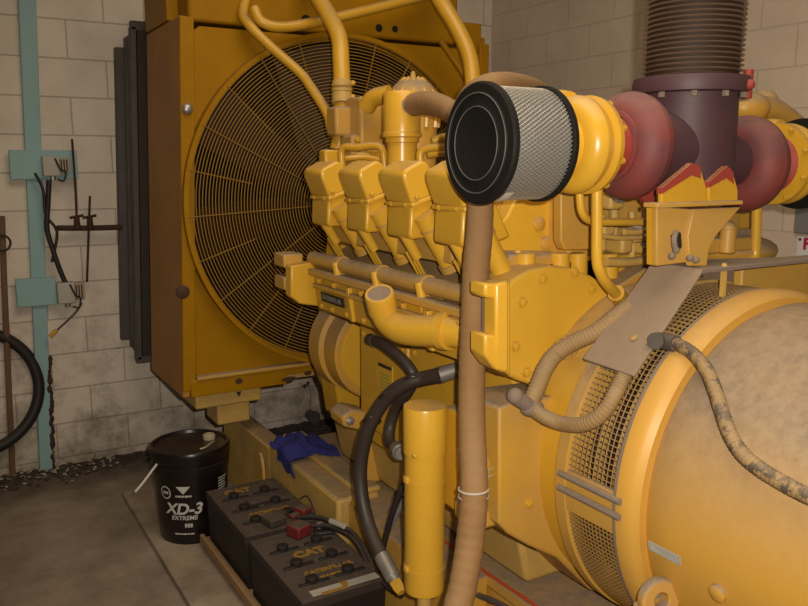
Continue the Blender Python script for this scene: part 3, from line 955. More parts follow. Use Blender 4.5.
co.tube([(TX1 + .0, YT, 1.49), (1.50, YT, 1.485), (1.57, YT, 1.478)], .088, 32, 5)
co.tube([(1.57, YT, 1.475), (1.66, YT, 1.468), (TX2 - .02, YT, 1.455)], .062, 32, 5)
ec = build('exhaust_collector', co, 'purple_iron', eng, label='dark purple-red exhaust collector')
fl = MB().lathe([(.112, 0), (.131, .003), (.134, .02), (.131, .037), (.110, .040)], (*EX, 1.612), (0, 0, 1), 56)
build('flange', fl, 'purple_iron', ec)
bt = MB()
for a in (-58, -12):
    p = V((EX[0] + .124 * math.cos(R(a)), EX[1] + .124 * math.sin(R(a)), 1.612))
    bt.cyl(p - V((0, 0, .012)), p + V((0, 0, .052)), .011, .011, 10)
p = V((EX[0] + .138 * math.cos(R(-8)), EX[1] + .138 * math.sin(R(-8)), 1.628))
bt.ball(p, .017, 10, 6)
q_ = V((EX[0] + .135 * math.cos(R(-72)), EX[1] + .135 * math.sin(R(-72)), 1.628))
bt.ball(q_, .012, 10, 6)
build_each('bolt', bt, 'red_raw', ec, label='bright red bolts')
bm_ = MB()
for a in range(-170, 0, 34):
    p = V((EX[0] + .121 * math.cos(R(a)), EX[1] + .121 * math.sin(R(a)), 1.613))
    bm_.cyl(p, p - V((0, 0, .012)), .008, .008, 6)
build_each('nut', bm_, 'grey_dust', ec)
# gusseted steel bracket under the collector
br = thing
bp_ = MB()
gus = build('turbo_bracket', MB().prism(poly_y(((657, 207), (693, 209), (691, 262), (657, 266)), 1.17), (0, .012, 0)), 'yellow_dusty', eng, bevel=.002)
build('bracket_web', MB().prism(poly_y(((694, 209), (741, 207), (716, 236), (709, 250), (707, 266), (690, 266), (688, 236)), 1.162), (0, .012, 0)), 'yellow_dusty', gus, bevel=.002)
build('bracket_web', MB().prism([at(657, 207, y=1.175), at(657, 266, y=1.175), at(657, 266, y=1.175) + V((0, .03, 0)), at(657, 207, y=1.175) + V((0, .03, 0))], (.01, 0, 0)), 'yellow', gus, bevel=.002)
a, b = at(656, 206, y=1.16), at(741, 206, y=1.16)
build('top_flange', MB().box((a.x, 1.155, a.z - .004), (b.x, 1.195, a.z + .006)), 'yellow_dusty', gus, bevel=.002)
for k, pts in enumerate((((662, 205), (662, 188), (692, 163), (700, 166), (706, 186), (706, 205)), ((709, 205), (709, 182), (727, 166), (733, 172), (738, 190), (738, 205)))):
    pp = poly_y(pts, 1.175)
    g_ = build('gusset', MB().prism(pp, (0, .012, 0)), 'yellow', gus, bevel=.002)
    top = [pp[1], pp[2], pp[3], pp[3] + V((.004, 0, -.026)), pp[2] + V((0, 0, -.026)), pp[1] + V((0, 0, -.012))]
    build('red_top', MB().prism([q - V((0, .0015, 0)) for q in top], (0, .015, 0)), 'red_raw', g_, label='red-sprayed upper edge')
hk = MB()
for u, v in ((676, 250), (672, 256), (690, 258), (696, 260)):
    p = at(u, v, y=1.15)
    hk.ball(p, .008, 8, 5)
hk.tube([at(676, 232, y=1.162), at(674, 240, y=1.15), at(676, 252, y=1.15)], .006, 8, 4)
build_each('drain_cock', hk, 'grey_dust', gus)
sl = poly_y(((672, 248), (671, 236), (675, 230), (681, 233), (682, 247), (678, 252)), 1.1685)
build('slot', MB().prism(sl, (0, .0012, 0)), 'plate_black', gus, label='dark slot')
build('red_brace', MB().prism(poly_y(((640, 196), (656, 182), (656, 208), (648, 206)), 1.36), (0, .012, 0)), 'red_raw', gus, label='red brace behind bracket')

cst = MB().ball(at(748, 108, y=1.43), .052, 18, 10, (1.25, 1, .85))
cst.ball(at(764, 104, y=1.46), .04, 16, 8)
cst.tube([at(745, 112, y=1.43), at(770, 112, y=1.44), at(795, 130, y=1.45)], .04, 16, 5)
build('compressor_outlet', cst, 'yellow_dusty', eng)

# ---- oil drain pipes below the near turbo
d = MB().tube([at(597, 184, y=1.31), at(597, 225, y=1.31), at(597, 258, y=1.31), at(600, 272, y=1.31), at(608, 285, y=1.32), at(621, 299, y=1.35)], .0125, 14, 6)
dr = build('oil_drain', d, 'yellow_clean', eng)
f0, f1 = at(616, 293, y=1.34), at(622, 301, y=1.36)
build('elbow_fitting', MB().cyl(f0, f1, .020, .020, 14).ball(at(622, 300, y=1.36), .022, 14, 8), 'yellow', dr)
d = MB().tube([at(580, 180, y=1.36), at(580, 200, y=1.36), at(583, 214, y=1.36), at(593, 221, y=1.37), at(625, 222, y=1.38), at(655, 222, y=1.40)], .0095, 12, 6)
build('oil_feed', d, 'yellow_clean', eng)
d = MB().tube([at(757, 200, y=1.36), at(756, 235, y=1.36), at(754, 258, y=1.36), at(742, 268, y=1.36)], .0135, 14, 5)
build('oil_drain', d, 'yellow_clean', eng)
rr_ = MB()
p = at(718, 258, y=1.36)
rr_.box((p.x - .05, 1.36, 1.225), (p.x + .16, 1.39, 1.262))
rr_.cyl((p.x + .02, 1.35, 1.225), (p.x + .02, 1.35, 1.29), .022, .020, 14)
rr_.ball((p.x + .02, 1.35, 1.29), .020, 12, 6)
build('rear_casting', rr_, 'yellow_dusty', eng, bevel=.004)
build('rear_casting', MB().ball((1.93, 1.45, 1.215), .10, 20, 10, (1.4, 1, .45)), 'yellow_dusty', eng)

# ================================================================ generator
GX, GZ = 1.57, .762
gen = thing('electric_generator', 'big dusty yellow generator drum with mesh-screened end, in front of the engine', 'generator', (GX, .3, 0))
bar = MB().lathe([(.36, 0), (.385, .012), (.398, .04), (.400, .09), (.400, 1.45), (.36, 1.50)], (GX, 1.062, GZ), (0, -1, 0), 96)
build('barrel', bar, 'yellow_barrel', gen)
bd = MB().lathe([(.38, 0), (.4185, 0), (.4185, .030), (.412, .040), (.404, .052), (.38, .052)], (GX, 1.102, GZ), (0, -1, 0), 96)
build('end_band', bd, 'yellow_band', gen)
rm = MB().lathe([(.38, 0), (.417, 0), (.417, .016), (.38, .016)], (GX, 1.112, GZ), (0, -1, 0), 96)
build('screen_rim', rm, 'grey_dust', gen, label='dusty grey screen rim')
rm = MB().lathe([(.38, 0), (.4185, 0), (.4185, .030), (.408, .034), (.38, .034)], (GX, 1.285, GZ), (0, -1, 0), 96)
build('screen_rim', rm, 'yellow_dusty', gen)
build('inner_drum', MB().lathe([(.345, 0), (.345, .19)], (GX, 1.28, GZ), (0, -1, 0), 72), 'fan_blade', gen, label='dark inside seen through mesh')  # drum coloured near-black, standing in for the shade behind the mesh
for yy in (1.16, 1.22):
    build_each('stiffener', MB().lathe([(.34, 0), (.37, 0), (.37, .012), (.34, .012)], (GX, yy, GZ), (0, -1, 0), 72), 'yellow_grimy', gen)

def screen(a0, a1, step, wr, y0=1.112, y1=1.255, rad=.411):
    mb = MB()
    n = int(R(a1 - a0) * rad / step)
    for i in range(n + 1):
        a = R(a0) + (R(a1) - R(a0)) * i / n
        c, s_ = -math.cos(a), math.sin(a)
        mb.tube([(GX + rad * c, y0, GZ + rad * s_), (GX + rad * c, y1, GZ + rad * s_)], wr, 4, 0, caps=False)
    k = int((y1 - y0) / step)
    for j in range(k + 1):
        y = y0 + (y1 - y0) * j / k
        seg = max(10, n // 2)
        pts = [(GX - (rad + .001) * math.cos(R(a0 + (a1 - a0) * t / seg)), y, GZ + (rad + .001) * math.sin(R(a0 + (a1 - a0) * t / seg))) for t in range(seg + 1)]
        mb.tube(pts, wr, 4, 0, caps=False)
    return mb
M['screen_wire'] = paint('screen_wire_dusty', (.24, .125, .02), .6, .5, up=(-.2, .8), wear=.4)
build('mesh_screen', screen(4, 100, .0125, .0017), 'screen_wire', gen)
build('mesh_screen', screen(-62, -9, .0105, .0019), 'screen_wire', gen)

def band_patch(a0, a1, y0, y1, r0, r1, n=8):
    pr = [(GX - r * math.cos(R(a)), y0, GZ + r * math.sin(R(a))) for r in (r0,) for a in [a0 + (a1 - a0) * i / n for i in range(n + 1)]]
    pr += [(GX - r1 * math.cos(R(a)), y0, GZ + r1 * math.sin(R(a))) for a in [a1 - (a1 - a0) * i / n for i in range(n + 1)]]
    return MB().prism(pr, (0, y1 - y0, 0))
build('screen_clamp', band_patch(-9, 4, 1.105, 1.262, .40, .416), 'yellow_dusty', gen, bevel=.002)
cb = MB()
for a in (2.5, -2.0):
    p0 = V((GX - .422 * math.cos(R(a)), 1.268, GZ + .422 * math.sin(R(a))))
    p1 = V((GX - .422 * math.cos(R(a)), 1.085, GZ + .422 * math.sin(R(a))))
    cb.tube([p0, p1], .0075, 8, 0)
build_each('clamp_bar', cb, 'grey_dust', gen, label='dusty clamp bars')
# small printed sticker
def on_barrel(a, y, r):
    return V((GX - r * math.cos(R(a)), y, GZ + r * math.sin(R(a))))
c = on_drum(664, 553, .401)
sa = math.degrees(math.atan2(c.z - GZ, -(c.x - GX)))
def patch(a0, a1, y0, y1, r):
    mb = MB()
    n = 6
    vs = [on_barrel(a0 + (a1 - a0) * i / n, yy, r + .0006 * k) for k in (0, 1) for yy in (y0, y1) for i in range(n + 1)]
    w = n + 1
    fs = []
    for i in range(n):
        fs += [(i, i + 1, w + i + 1, w + i), (2 * w + i, 3 * w + i, 3 * w + i + 1, 2 * w + i + 1), (i, 2 * w + i, 2 * w + i + 1, i + 1), (w + i, w + i + 1, 3 * w + i + 1, 3 * w + i)]
    fs += [(0, w, 3 * w, 2 * w), (n, 2 * w + n, 3 * w + n, w + n)]
    return mb.add(vs, fs)
stk = build('sticker', patch(sa - 1.45, sa + 1.45, c.y - .040, c.y + .040, .4002), 'box_grey', gen, label='small white printed sticker')
ln = MB()
for (a0, a1, y0, y1) in ((1.0, 1.2, -.037, .037), (-1.2, -1.0, -.037, .037), (-1.2, 1.2, .034, .037), (-1.2, 1.2, -.037, -.034)):
    t = patch(sa + a0, sa + a1, c.y + y0, c.y + y1, .4010)
    ln.add(t.v, t.f)
for k, a0 in enumerate((.5, .05, -.4)):
    t = patch(sa + a0, sa + a0 + .16, c.y - .030, c.y + .024 - .006 * k, .4010)
    ln.add(t.v, t.f)
build('print_lines', ln, 'label_grey', stk)
# lifting eye plate
p = on_drum(652, 590, .42)
ey = MB().lathe([(.016, 0), (.040, 0), (.043, .004), (.043, .020), (.040, .024), (.016, .024), (.016, 0)], (p.x - .004, p.y - .012, p.z - .006), (-.25, -1, .1), 36, caps=False)
ey.prism([(p.x - .042, p.y - .012, p.z - .02), (p.x + .042, p.y - .012, p.z - .01), (p.x + .09, p.y - .012, p.z - .2), (p.x - .03, p.y - .012, p.z - .2)], (0, .022, 0))
build('lifting_eye', ey, 'yellow_barrel', gen, bevel=.003)
for sx in (-1, 1):
    build('foot', MB().box((GX + sx * .26 - .09, -.2, .353), (GX + sx * .26 + .09, .8, .47)), 'yellow_dusty', gen, bevel=.006)
p = on_drum(719, 592, .40)
build('pad', MB().lathe([(.017, 0), (.017, .008), (.013, .011)], p, (p.x - GX, 0, p.z - GZ), 20), 'yellow_barrel', gen)

# ------------------------------ dusty sheet guard and shelf over the screen
sg = thing('sheet_guard', 'dust-caked tan sheet guard sloping over the generator mesh screen', 'guard', (1.5, 1.2, 1.0))
th_ = V((.006, 0, -.006))
n_ = [V((1.41, 1.13, 1.226)), V((1.41, 1.27, 1.226)), V((1.21, 1.27, 1.027)), V((1.218, 1.13, 1.020))]
g1 = build('sloping_plate', MB().prism(n_, V((-.004, 0, .005))), 'dust_plate', sg, bevel=.0015)
hl = MB()
for u, v in ((634, 337), (649, 341)):
    r_ = V((0, 0, 0))
    d_ = (RT * (u - 404) - UP * (v - 303) + FW * F)
    nn = V((-1, 0, 1)).normalized()
    t_ = (n_[0] + V((-.004, 0, .005)) - CAM).dot(nn) / d_.dot(nn)
    hl.lathe([(.008, 0), (.0085, .002), (.006, .003)], CAM + d_ * t_ - nn * .001, nn, 14)
build_each('bolt', hl, 'yellow_grimy', g1)
build('shelf_plate', MB().prism([(1.405, 1.13, 1.222), (1.405, 1.27, 1.222), (1.52, 1.26, 1.222), (1.75, 1.185, 1.222), (2.05, 1.165, 1.222), (2.05, 1.13, 1.222)], (0, 0, .010)), 'grey_dust', sg, bevel=.0015, label='grey dusty top shelf')
po = MB().box((1.480, 1.132, 1.165), (1.489, 1.142, 1.222))
po.ball((1.4845, 1.137, 1.233), .007, 10, 6)
build('support_post', po, 'yellow_grimy', sg)
build('end_housing', MB().box((1.62, 1.19, 1.05), (2.05, 1.215, 1.221)), 'yellow_dusty', sg, bevel=.004)

# ============================================================== air filters
def air_filter(name, label, x0, x1, cz, sx, lab=True):
    """x0 = closed end, x1 = open end on the turbo"""
    t = thing(name, label, 'air filter', ((x0 + x1) / 2, YT, cz))
    L = abs(x1 - x0)
    ax = (1 if x1 > x0 else -1, 0, 0)
    build('paper_core', MB().lathe([(.109, .016), (.109, L - .012)], (x0, YT, cz), ax, 64), 'filter_paper', t)
    w = MB()
    n = 84
    for s_ in (-1, 1):
        for i in range(n):
            pts = []
            for k in range(9):
                a = 2 * math.pi * i / n + s_ * k / 8 * (L - .03) / .0165 * .085
                pts.append((x0 + ax[0] * (.016 + (L - .03) * k / 8), YT + .1135 * math.cos(a), cz + .1135 * math.sin(a)))
            w.tube(pts, .00075, 3, 0, caps=False)
    build('wire_mesh', w, 'wire_grey', t)
    cap = MB().lathe([(.001, .004), (.070, .003), (.074, .000), (.078, .003), (.095, .003), (.098, 0), (.101, .003), (.117, .004), (.1215, .008), (.1215, .017), (.117, .020), (.108, .020)], (x0, YT, cz), ax, 72)
    c_ = build('end_cap', cap, 'filter_black', t)
    gr = MB()
    for r_ in (.0725, .0985):
        gr.torus((x0 - ax[0] * .0002, YT, cz), (1, 0, 0), r_, .0011, 72, 6)
    build_each('cap_ridge', gr, 'filter_ring', c_)
    build('open_end_rim', MB().lathe([(.07, 0), (.114, 0), (.1195, .004), (.1195, .013), (.07, .016)], (x1 - ax[0] * .016, YT, cz), ax, 64), 'filter_black', t)
    build('outlet_collar', MB().lathe([(.07, 0), (.07, .03)], (x1, YT, cz), ax, 36), 'yellow_clean', t)
    if lab:
        a0 = R(-118)
        mb = MB()
        for k in range(5):
            a = R(-122 + 3.5 * k)
        vs = []
        for k in range(6):
            a = R(-126 + 4.2 * k)
            for xx in (.026, .046):
                vs.append((x0 + xx, YT + .1185 * math.cos(a), cz + .1185 * math.sin(a)))
        build('tag_label', MB().add(vs, [(2 * k, 2 * k + 1, 2 * k + 3, 2 * k + 2) for k in range(5)]), 'white_plastic', t, label='small white tag')
    return t
air_filter('air_filter', 'round black-capped mesh air filter nearest, on the left turbo', .952, 1.122, 1.492, -1)
air_filter('air_filter', 'dark air filter at right edge, on the far turbo', 2.215, 2.012, 1.452, 1, lab=False)

# ---------------------------------------------------------- exhaust bellows
be = MB()
prof = []
z = 0
while z < .62:
    for f_ in range(6):
        a = 2 * math.pi * f_ / 6
        prof.append((.094 + .020 * (.5 + .5 * math.cos(a)) ** 2.2, z + .0112 * f_ / 6))
    z += .0112
be.lathe(prof, (*EX, 1.653), (0, 0, 1), 64)
bo = build('exhaust_bellows', be, 'bellows', None, loc=(*EX, 1.653), angle=60)
tag(bo, 'dark ribbed steel exhaust bellows rising from red collector', 'exhaust pipe')
build('gap_shade_sleeve', MB().cyl((*EX, 1.654), (*EX, 2.27), .1045, .1045, 56), 'fan_blade', bo, label='dark sleeve added for the shade between the ribs')  # added dark cylinder paints the shade in the gaps; bellows has no such part
ru = MB().cyl((*EX, 2.275), (*EX, 3.10), .10, .10, 36)
build('riser_pipe', ru, 'bellows', bo)

# ===================================================================== hoses
hp = [at(408, 106, y=2.10), at(424, 103, y=2.02), at(440, 106, y=1.92), at(456, 116, y=1.80), at(468, 135, y=1.68), at(476, 165, y=1.57), at(480, 200, y=1.47), at(479, 235, y=1.43), at(476, 270, y=1.41), at(474, 320, y=1.405), at(472, 370, y=1.40), at(472, 430, y=1.36), at(474, 490, y=1.30), at(470, 540, y=1.28), at(463, 585, y=1.26), at(456, 612, y=1.25), at(448, 650, y=1.24)]
hp.append(V((hp[-1].x - .03, 1.22, .22)))
mb = MB()
dn = mb.dense(hp, .0045)
mb.tube(dn, lambda t: .034 if t < .07 else .034 - .004 * min(1, (t - .07) / .1), 18, 0, mod=lambda L: 1 + .012 * math.sin(2 * math.pi * L / .024))
h1 = build('breather_hose', mb, 'tan_hose', None, loc=hp[-1], angle=50)
cd_ = (hp[1] - hp[0]).normalized()
build('clamp_ring', MB().cyl(hp[0] + cd_ * .010, hp[0] + cd_ * .024, .0370, .0370, 24), 'wire_grey', h1, label='shiny steel clamp ring')
tag(h1, 'thick tan fabric hose hanging in front of the engine, under the air filter', 'hose')
ti = MB()
for v in (489, 496):
    p = at(473.5, v, y=1.30)
    ti.torus(p, (0, .05, 1), .0315, .0022, 24, 6)
    ti.tube([p + V((.03, .01, 0)), p + V((.07, .06, -.004)), p + V((.12, .09, -.006))], .002, 5, 3)
build_each('wire_tie', ti, 'box_grey', h1, label='pale wire ties')
hp = [at(462, 150, y=1.95), at(464, 116, y=1.88), at(473, 97, y=1.80), at(490, 87, y=1.76), at(512, 86, y=1.80), at(536, 93, y=1.88), at(552, 110, y=2.0), at(556, 135, y=2.1), at(560, 160, y=2.1)]
mb = MB()
mb.tube(mb.dense(hp, .006), .036, 18, 0, mod=lambda L: 1 + .012 * math.sin(2 * math.pi * L / .024))
h2 = build('breather_hose', mb, 'tan_hose', None, loc=hp[0], angle=50)
tag(h2, 'tan hose arching over behind the round air filter', 'hose')

# black hoses
hp = [at(441, 375, x=1.12), at(425, 378, x=1.10), at(410, 382, x=1.07), at(394, 391, x=1.04), at(380, 407, x=1.02), at(368, 430, x=1.0), at(361, 460, x=.99), at(361, 490, x=.985), at(367, 520, x=.985), at(377, 547, x=.985), at(385, 562, x=.985)]
mb = MB()
mb.tube(hp, .020, 16, 6)
h = build('rubber_hose', mb, 'hose_rubber', None, loc=hp[-1])
tag(h, 'thick black rubber hose bending down past the yellow canister', 'hose')
f0 = hp[-1]
dd = (hp[-1] - hp[-2]).normalized()
build('end_ferrule', MB().lathe([(.022, -.02), (.022, .05), (.018, .055), (.018, .065)], f0, dd, 18), 'steel', h, label='grey crimped end fitting')
build('brass_nut', MB().lathe([(.017, .06), (.017, .085), (.012, .10)], f0, dd, 6), 'bolt', h)
a, b = at(438, 375.5, x=1.12), at(457, 370, x=1.17)
build('end_ferrule', MB().cyl(a, b, .023, .021, 18), 'steel', h, label='grey crimped upper fitting')
tie = MB()
for u, v, x in ((413, 381, 1.075), (388, 398, 1.03), (372, 421, 1.005)):
    p = at(u, v, x=x)
    tie.torus(p, (.3, .55, .6), .0235, .003, 20, 6)
build_each('cable_tie', tie, 'plate_black', h)
hp = [at(372, 340, x=1.13), at(382, 344, x=1.11), at(396, 354, x=1.10), at(408, 366, x=1.11), at(414, 378, x=1.12), at(408, 392, x=1.12), at(396, 408, x=1.12), at(390, 428, x=1.11), at(390, 442, x=1.09), at(397, 449, x=1.07)]
h = build('rubber_hose', MB().tube(hp, .0165, 14, 6), 'hose_rubber', None, loc=hp[-1])
tag(h, 'shorter black hose looping down behind the thick one to the canister', 'hose')
d0 = (hp[0] - hp[1]).normalized()
build('end_ferrule', MB().lathe([(.018, -.03), (.018, .02), (.014, .03)], hp[0], d0, 16), 'dark_steel', h, label='dull metal end fitting')
build('end_cap', MB().lathe([(.010, 0), (.010, .012)], hp[0] + d0 * .028, d0, 12), 'box_grey', h)
d1 = (hp[-1] - hp[-2]).normalized()
build('end_ferrule', MB().lathe([(.0175, -.01), (.023, .0), (.023, .035), (.018, .04), (.018, .05)], hp[-1], d1, 18), 'steel', h, label='bright grey coupling')

# ---------------------------------------------------------- filter canister
KX, KY = 1.0, 1.59
cn = thing('filter_canister', 'tall yellow cylindrical filter canister standing before the engine', 'canister', (KX, KY, 0))
build('upper_can', MB().lathe([(.0535, .755), (.0535, .869), (.052, .873)], (KX, KY, 0), (0, 0, 1), 40), 'yellow_clean', cn)
build('lower_can', MB().lathe([(.049, .39), (.0505, .40), (.0505, .757)], (KX, KY, 0), (0, 0, 1), 40), 'yellow_clean', cn)
for z0, z1, r_ in ((.682, .690, .0525), (.452, .458, .0520)):
    build('joint_ring', MB().lathe([(.049, z0), (r_, z0), (r_, z1), (.049, z1)], (KX, KY, 0), (0, 0, 1), 40), 'yellow_clean', cn)
sc_ = MB()
sc_.lathe([(.006, 0), (.006, .008)], at(414, 455, y=KY - .053), (0, -1, 0), 10)
sc_.box((KX - .058, KY - .008, .684), (KX - .046, KY + .008, .70))
sc_.box((KX - .057, KY - .008, .45), (KX - .046, KY + .008, .465))
build_each('clamp_lug', sc_, 'yellow_clean', cn, bevel=.002)
build('stand_pipe', MB().lathe([(.05, PAD), (.05, PAD + .012), (.018, PAD + .014), (.018, .395)], (KX, KY, 0), (0, 0, 1), 24), 'yellow_grimy', cn)
cg = MB()
a, b = at(452, 434, y=1.62), at(450, 478, y=1.62)
cg.lathe([(.012, -.01), (.020, 0), (.020, .03), (.016, .034), (.016, .05), (.021, .054), (.021, .085), (.014, .09)], b, a - b, 16)
build('coupling', cg, 'steel', cn, label='grey metal coupling')

# -------------------------------------------- flexible conduits on generator
def flex(name, pts, r, label, mat='tan_flex', pitch=.0085):
    mb = MB()
    mb.tube(mb.dense(pts, .0019), r, 14, 0, mod=lambda L: 1 + .05 * math.sin(2 * math.pi * L / pitch))
    o = build(name, mb, mat, None, loc=pts[0], angle=60)
    return tag(o, label, 'conduit')
M['tan_flex'] = paint('dusty_conduit', (.33, .20, .075), .7, .8, wear=.6, wearcol=(.20, .12, .05), up=(.0, .9))
M['tan_flex_worn'] = paint('worn_conduit', (.34, .21, .08), .7, .5, wear=.8, wearcol=(.14, .10, .06), nscale=16, up=(.3, .95), spots=.85, spotcol=(.045, .04, .036), slo=.50)
p1 = [at(530, 403, y=1.345), at(537, 388, y=1.345), at(545, 369, y=1.35), at(556, 354, y=1.355), at(575, 342, y=1.33), at(596, 332, y=1.295), at(614, 318, y=1.27), at(630, 306, y=1.255)]
f1 = flex('flexible_conduit', p1, .0195, 'dusty corrugated conduit rising across the round engine housing')
cr = MB()
for q0, q1 in (((562, 350), (570, 345)),):
    a, b = at(*q0, y=1.357), at(*q1, y=1.36)
    d_ = (b - a).normalized()
    cr.lathe([(.021, 0), (.0255, .002), (.0255, .010), (.022, .012), (.022, .018), (.0255, .020), (.0255, .028), (.021, .030)], a, d_, 20)
build('clamp_collar', cr, 'yellow_grimy', f1)
fit = MB().tube([at(515, 397, y=1.335), at(523, 402, y=1.335), at(531, 408, y=1.335)], .017, 12, 4)
fit.ball(at(515, 396, y=1.335), .019, 12, 8)
fit.ball(at(532, 408, y=1.335), .024, 14, 8, (1.25, 1, .8))
build('junction_fitting', fit, 'grey_dust', f1, label='dust-covered fitting')
p2 = [at(533, 409, y=1.33), at(545, 417, y=1.30)] + [on_drum(u, v, .440) for u, v in ((560, 423), (578, 425), (594, 420), (606, 409), (615, 394))] + [on_drum(u, v, .426) for u, v in ((622, 380), (629, 367), (637, 352))]
f2 = flex('flexible_conduit', p2, .0165, 'corrugated conduit curving over the upper mesh screen')
p3 = [on_drum(u, v, .434) for u, v in ((652, 345),)] + [on_drum(u, v, .428) for u, v in ((662, 341), (676, 344), (692, 353), (706, 369), (715, 390), (722, 412), (730, 434), (741, 452), (756, 466), (778, 480), (802, 493), (835, 508), (880, 530), (930, 565), (990, 600))]
f3 = flex('flexible_conduit', p3, .0135, 'worn conduit snaking along the generator drum to the right', 'tan_flex_worn')
eb = MB().tube([at(655, 341, y=1.12), p3[1], p3[2]], .018, 12, 4)
build('end_sleeve', eb, 'dark_steel', f3, label='dark end sleeve')

# ================================================================= batteries
BX0, BX1 = .80, 1.066
tr = thing('battery_tray', 'narrow wooden tray board under the two batteries', 'tray', (.93, 2.35, 0))
build('board', MB().box((BX0 - .022, 1.86, PAD + .022), (BX1 - .004, 2.83, PAD + .036)), 'wood', tr, bevel=.002)
build('edge_rail', MB().box((BX0 - .024, 1.86, PAD + .020), (BX0 - .008, 2.83, PAD + .052)), 'wood', tr, bevel=.002)
for yy in (1.95, 2.52, 2.72):
    build('runner', MB().box((BX0 - .016, yy, PAD), (BX1 - .02, yy + .05, PAD + .022)), 'wood', tr, bevel=.003)
ZB = PAD + .036
def battery(y0, y1):
    t = thing('battery', '', 'battery', (.933, (y0 + y1) / 2, ZB), 'truck batteries in the tray')
    L = y1 - y0
    top = .252
    build('case', MB().prism([(BX0 + .006, y0 + .004, ZB), (BX1 - .006, y0 + .004, ZB), (BX1, y0, top - .028), (BX0, y0, top - .028)], (0, L - .004, 0)), 'batt_side', t, bevel=.004)
    build('lid', MB().box((BX0 - .002, y0 - .002, top - .030), (BX1 + .002, y1 + .002, top)), 'batt_top', t, bevel=.004)
    for k in range(3):
        for xx in (.868, .986):
            yy = y1 - .115 - k * (L - .205) / 2 + (.003 if xx > .9 else 0)
            build('cap_strip', MB().box((xx - .045, yy - .014, top - .001), (xx + .052, yy - .001, top + .005)), 'batt_cap', t, bevel=.002)
            build('vent_cap', MB().lathe([(.016, 0), (.016, .006), (.019, .008), (.019, .016), (.014, .019)], (xx, yy, top), (0, 0, 1), 14), 'batt_cap', t)
    return t
def print_row(x, y, w, h):
    mb = MB()
    k = x - w / 2
    for d in (.16, .08, .2, .1, .14, .12):
        mb.box((k, y - h / 2, .2518), (k + d * w, y + h / 2, .2530))
        k += d * w + .04 * w
    return mb
b1 = battery(2.372, 2.800)
b1['label'] = 'dusty black battery behind, beside the black bucket'
b2 = battery(1.905, 2.335)
b2['label'] = 'dusty black battery in front, with yellow lettering and white strip'
tx = text_mb('CAT', .052, (.935, 2.165, .2526), (1, 0, 0), (0, 1, 0), offset=.0025)
build('brand_lettering', tx, 'batt_yellow', b2)
build('small_lettering', text_mb('CATERPILLAR', .026, (.945, 2.045, .2526), (1, 0, 0), (0, 1, 0), offset=.001), 'batt_yellow', b2)
build('small_lettering', print_row(.95, 2.008, .10, .010), 'batt_yellow', b2)
lb = build('warning_strip', MB().box((.838, 1.918, .2515), (1.052, 1.950, .2530)), 'box_grey', b2, label='white and yellow label strip')
build('yellow_field', MB().box((.865, 1.912, .2512), (.948, 1.926, .2535)), 'batt_yellow', lb)
build('yellow_field', MB().box((.935, 1.926, .2512), (.955, 1.951, .2535)), 'batt_yellow', lb)
ln = MB()
for k in range(4):
    ln.box((.962, 1.924 + .007 * k, .2526), (1.04, 1.9265 + .007 * k, .2535))
ln.box((.845, 1.930, .2526), (.93, 1.932, .2535))
build('print_lines', ln, 'label_grey', lb)
build('brand_lettering', text_mb('CAT', .050, (.90, 2.745 - .005, .2526), (1, 0, 0), (0, 1, 0), offset=.0025), 'batt_yellow', b1)
build('small_lettering', text_mb('CATERPILLAR', .024, (.94, 2.52, .2526), (1, 0, 0), (0, 1, 0), offset=.001), 'batt_yellow', b1)
build('small_lettering', print_row(.90, 2.50, .09, .009), 'batt_yellow', b1)
build('paper_patch', MB().box((.82, 2.765, .2515), (.90, 2.795, .2532)), 'dust_boot', b1)
def boot(x, y, w, l, h, mat, name, par, lab, rot=0):
    a, b = math.cos(rot), math.sin(rot)
    ps = [(-w, -l), (w, -l), (w, l), (-w, l)]
    base = [(x + px * a - py * b, y + px * b + py * a, .2525) for px, py in ps]
    return build(name, MB().prism(base, (0, 0, h)), mat, par, bevel=.006, label=lab)
boot(.955, 2.290, .030, .030, .040, 'batt_red', 'terminal_boot', b2, 'red terminal boot, dusty on top', .35)
boot(.915, 2.415, .032, .034, .028, 'dust_boot', 'terminal_boot', b1, 'dust-grey terminal boot', .2)
boot(.950, 2.455, .020, .024, .018, 'dust_boot', 'terminal_boot', b1, 'dust-grey terminal boot', .5)
boot(.930, 2.605, .040, .022, .014, 'dust_boot', 'terminal_clamp', b1, 'grimy clamp bar', .1)
boot(1.035, 2.445, .022, .026, .022, 'batt_red', 'terminal_boot', b1, 'red terminal cover', .4)
boot(.995, 2.425, .020, .014, .014, 'batt_red', 'terminal_boot', b1, 'red terminal cover', .3)
pm = MB().cyl((1.025, 2.285, .252), (1.025, 2.285, .282), .012, .010, 14)
build('terminal_post', pm, 'steel', b2)
boot(1.03, 2.262, .034, .020, .013, 'batt_cap', 'terminal_clamp', b2, 'black terminal clamp', -.3)
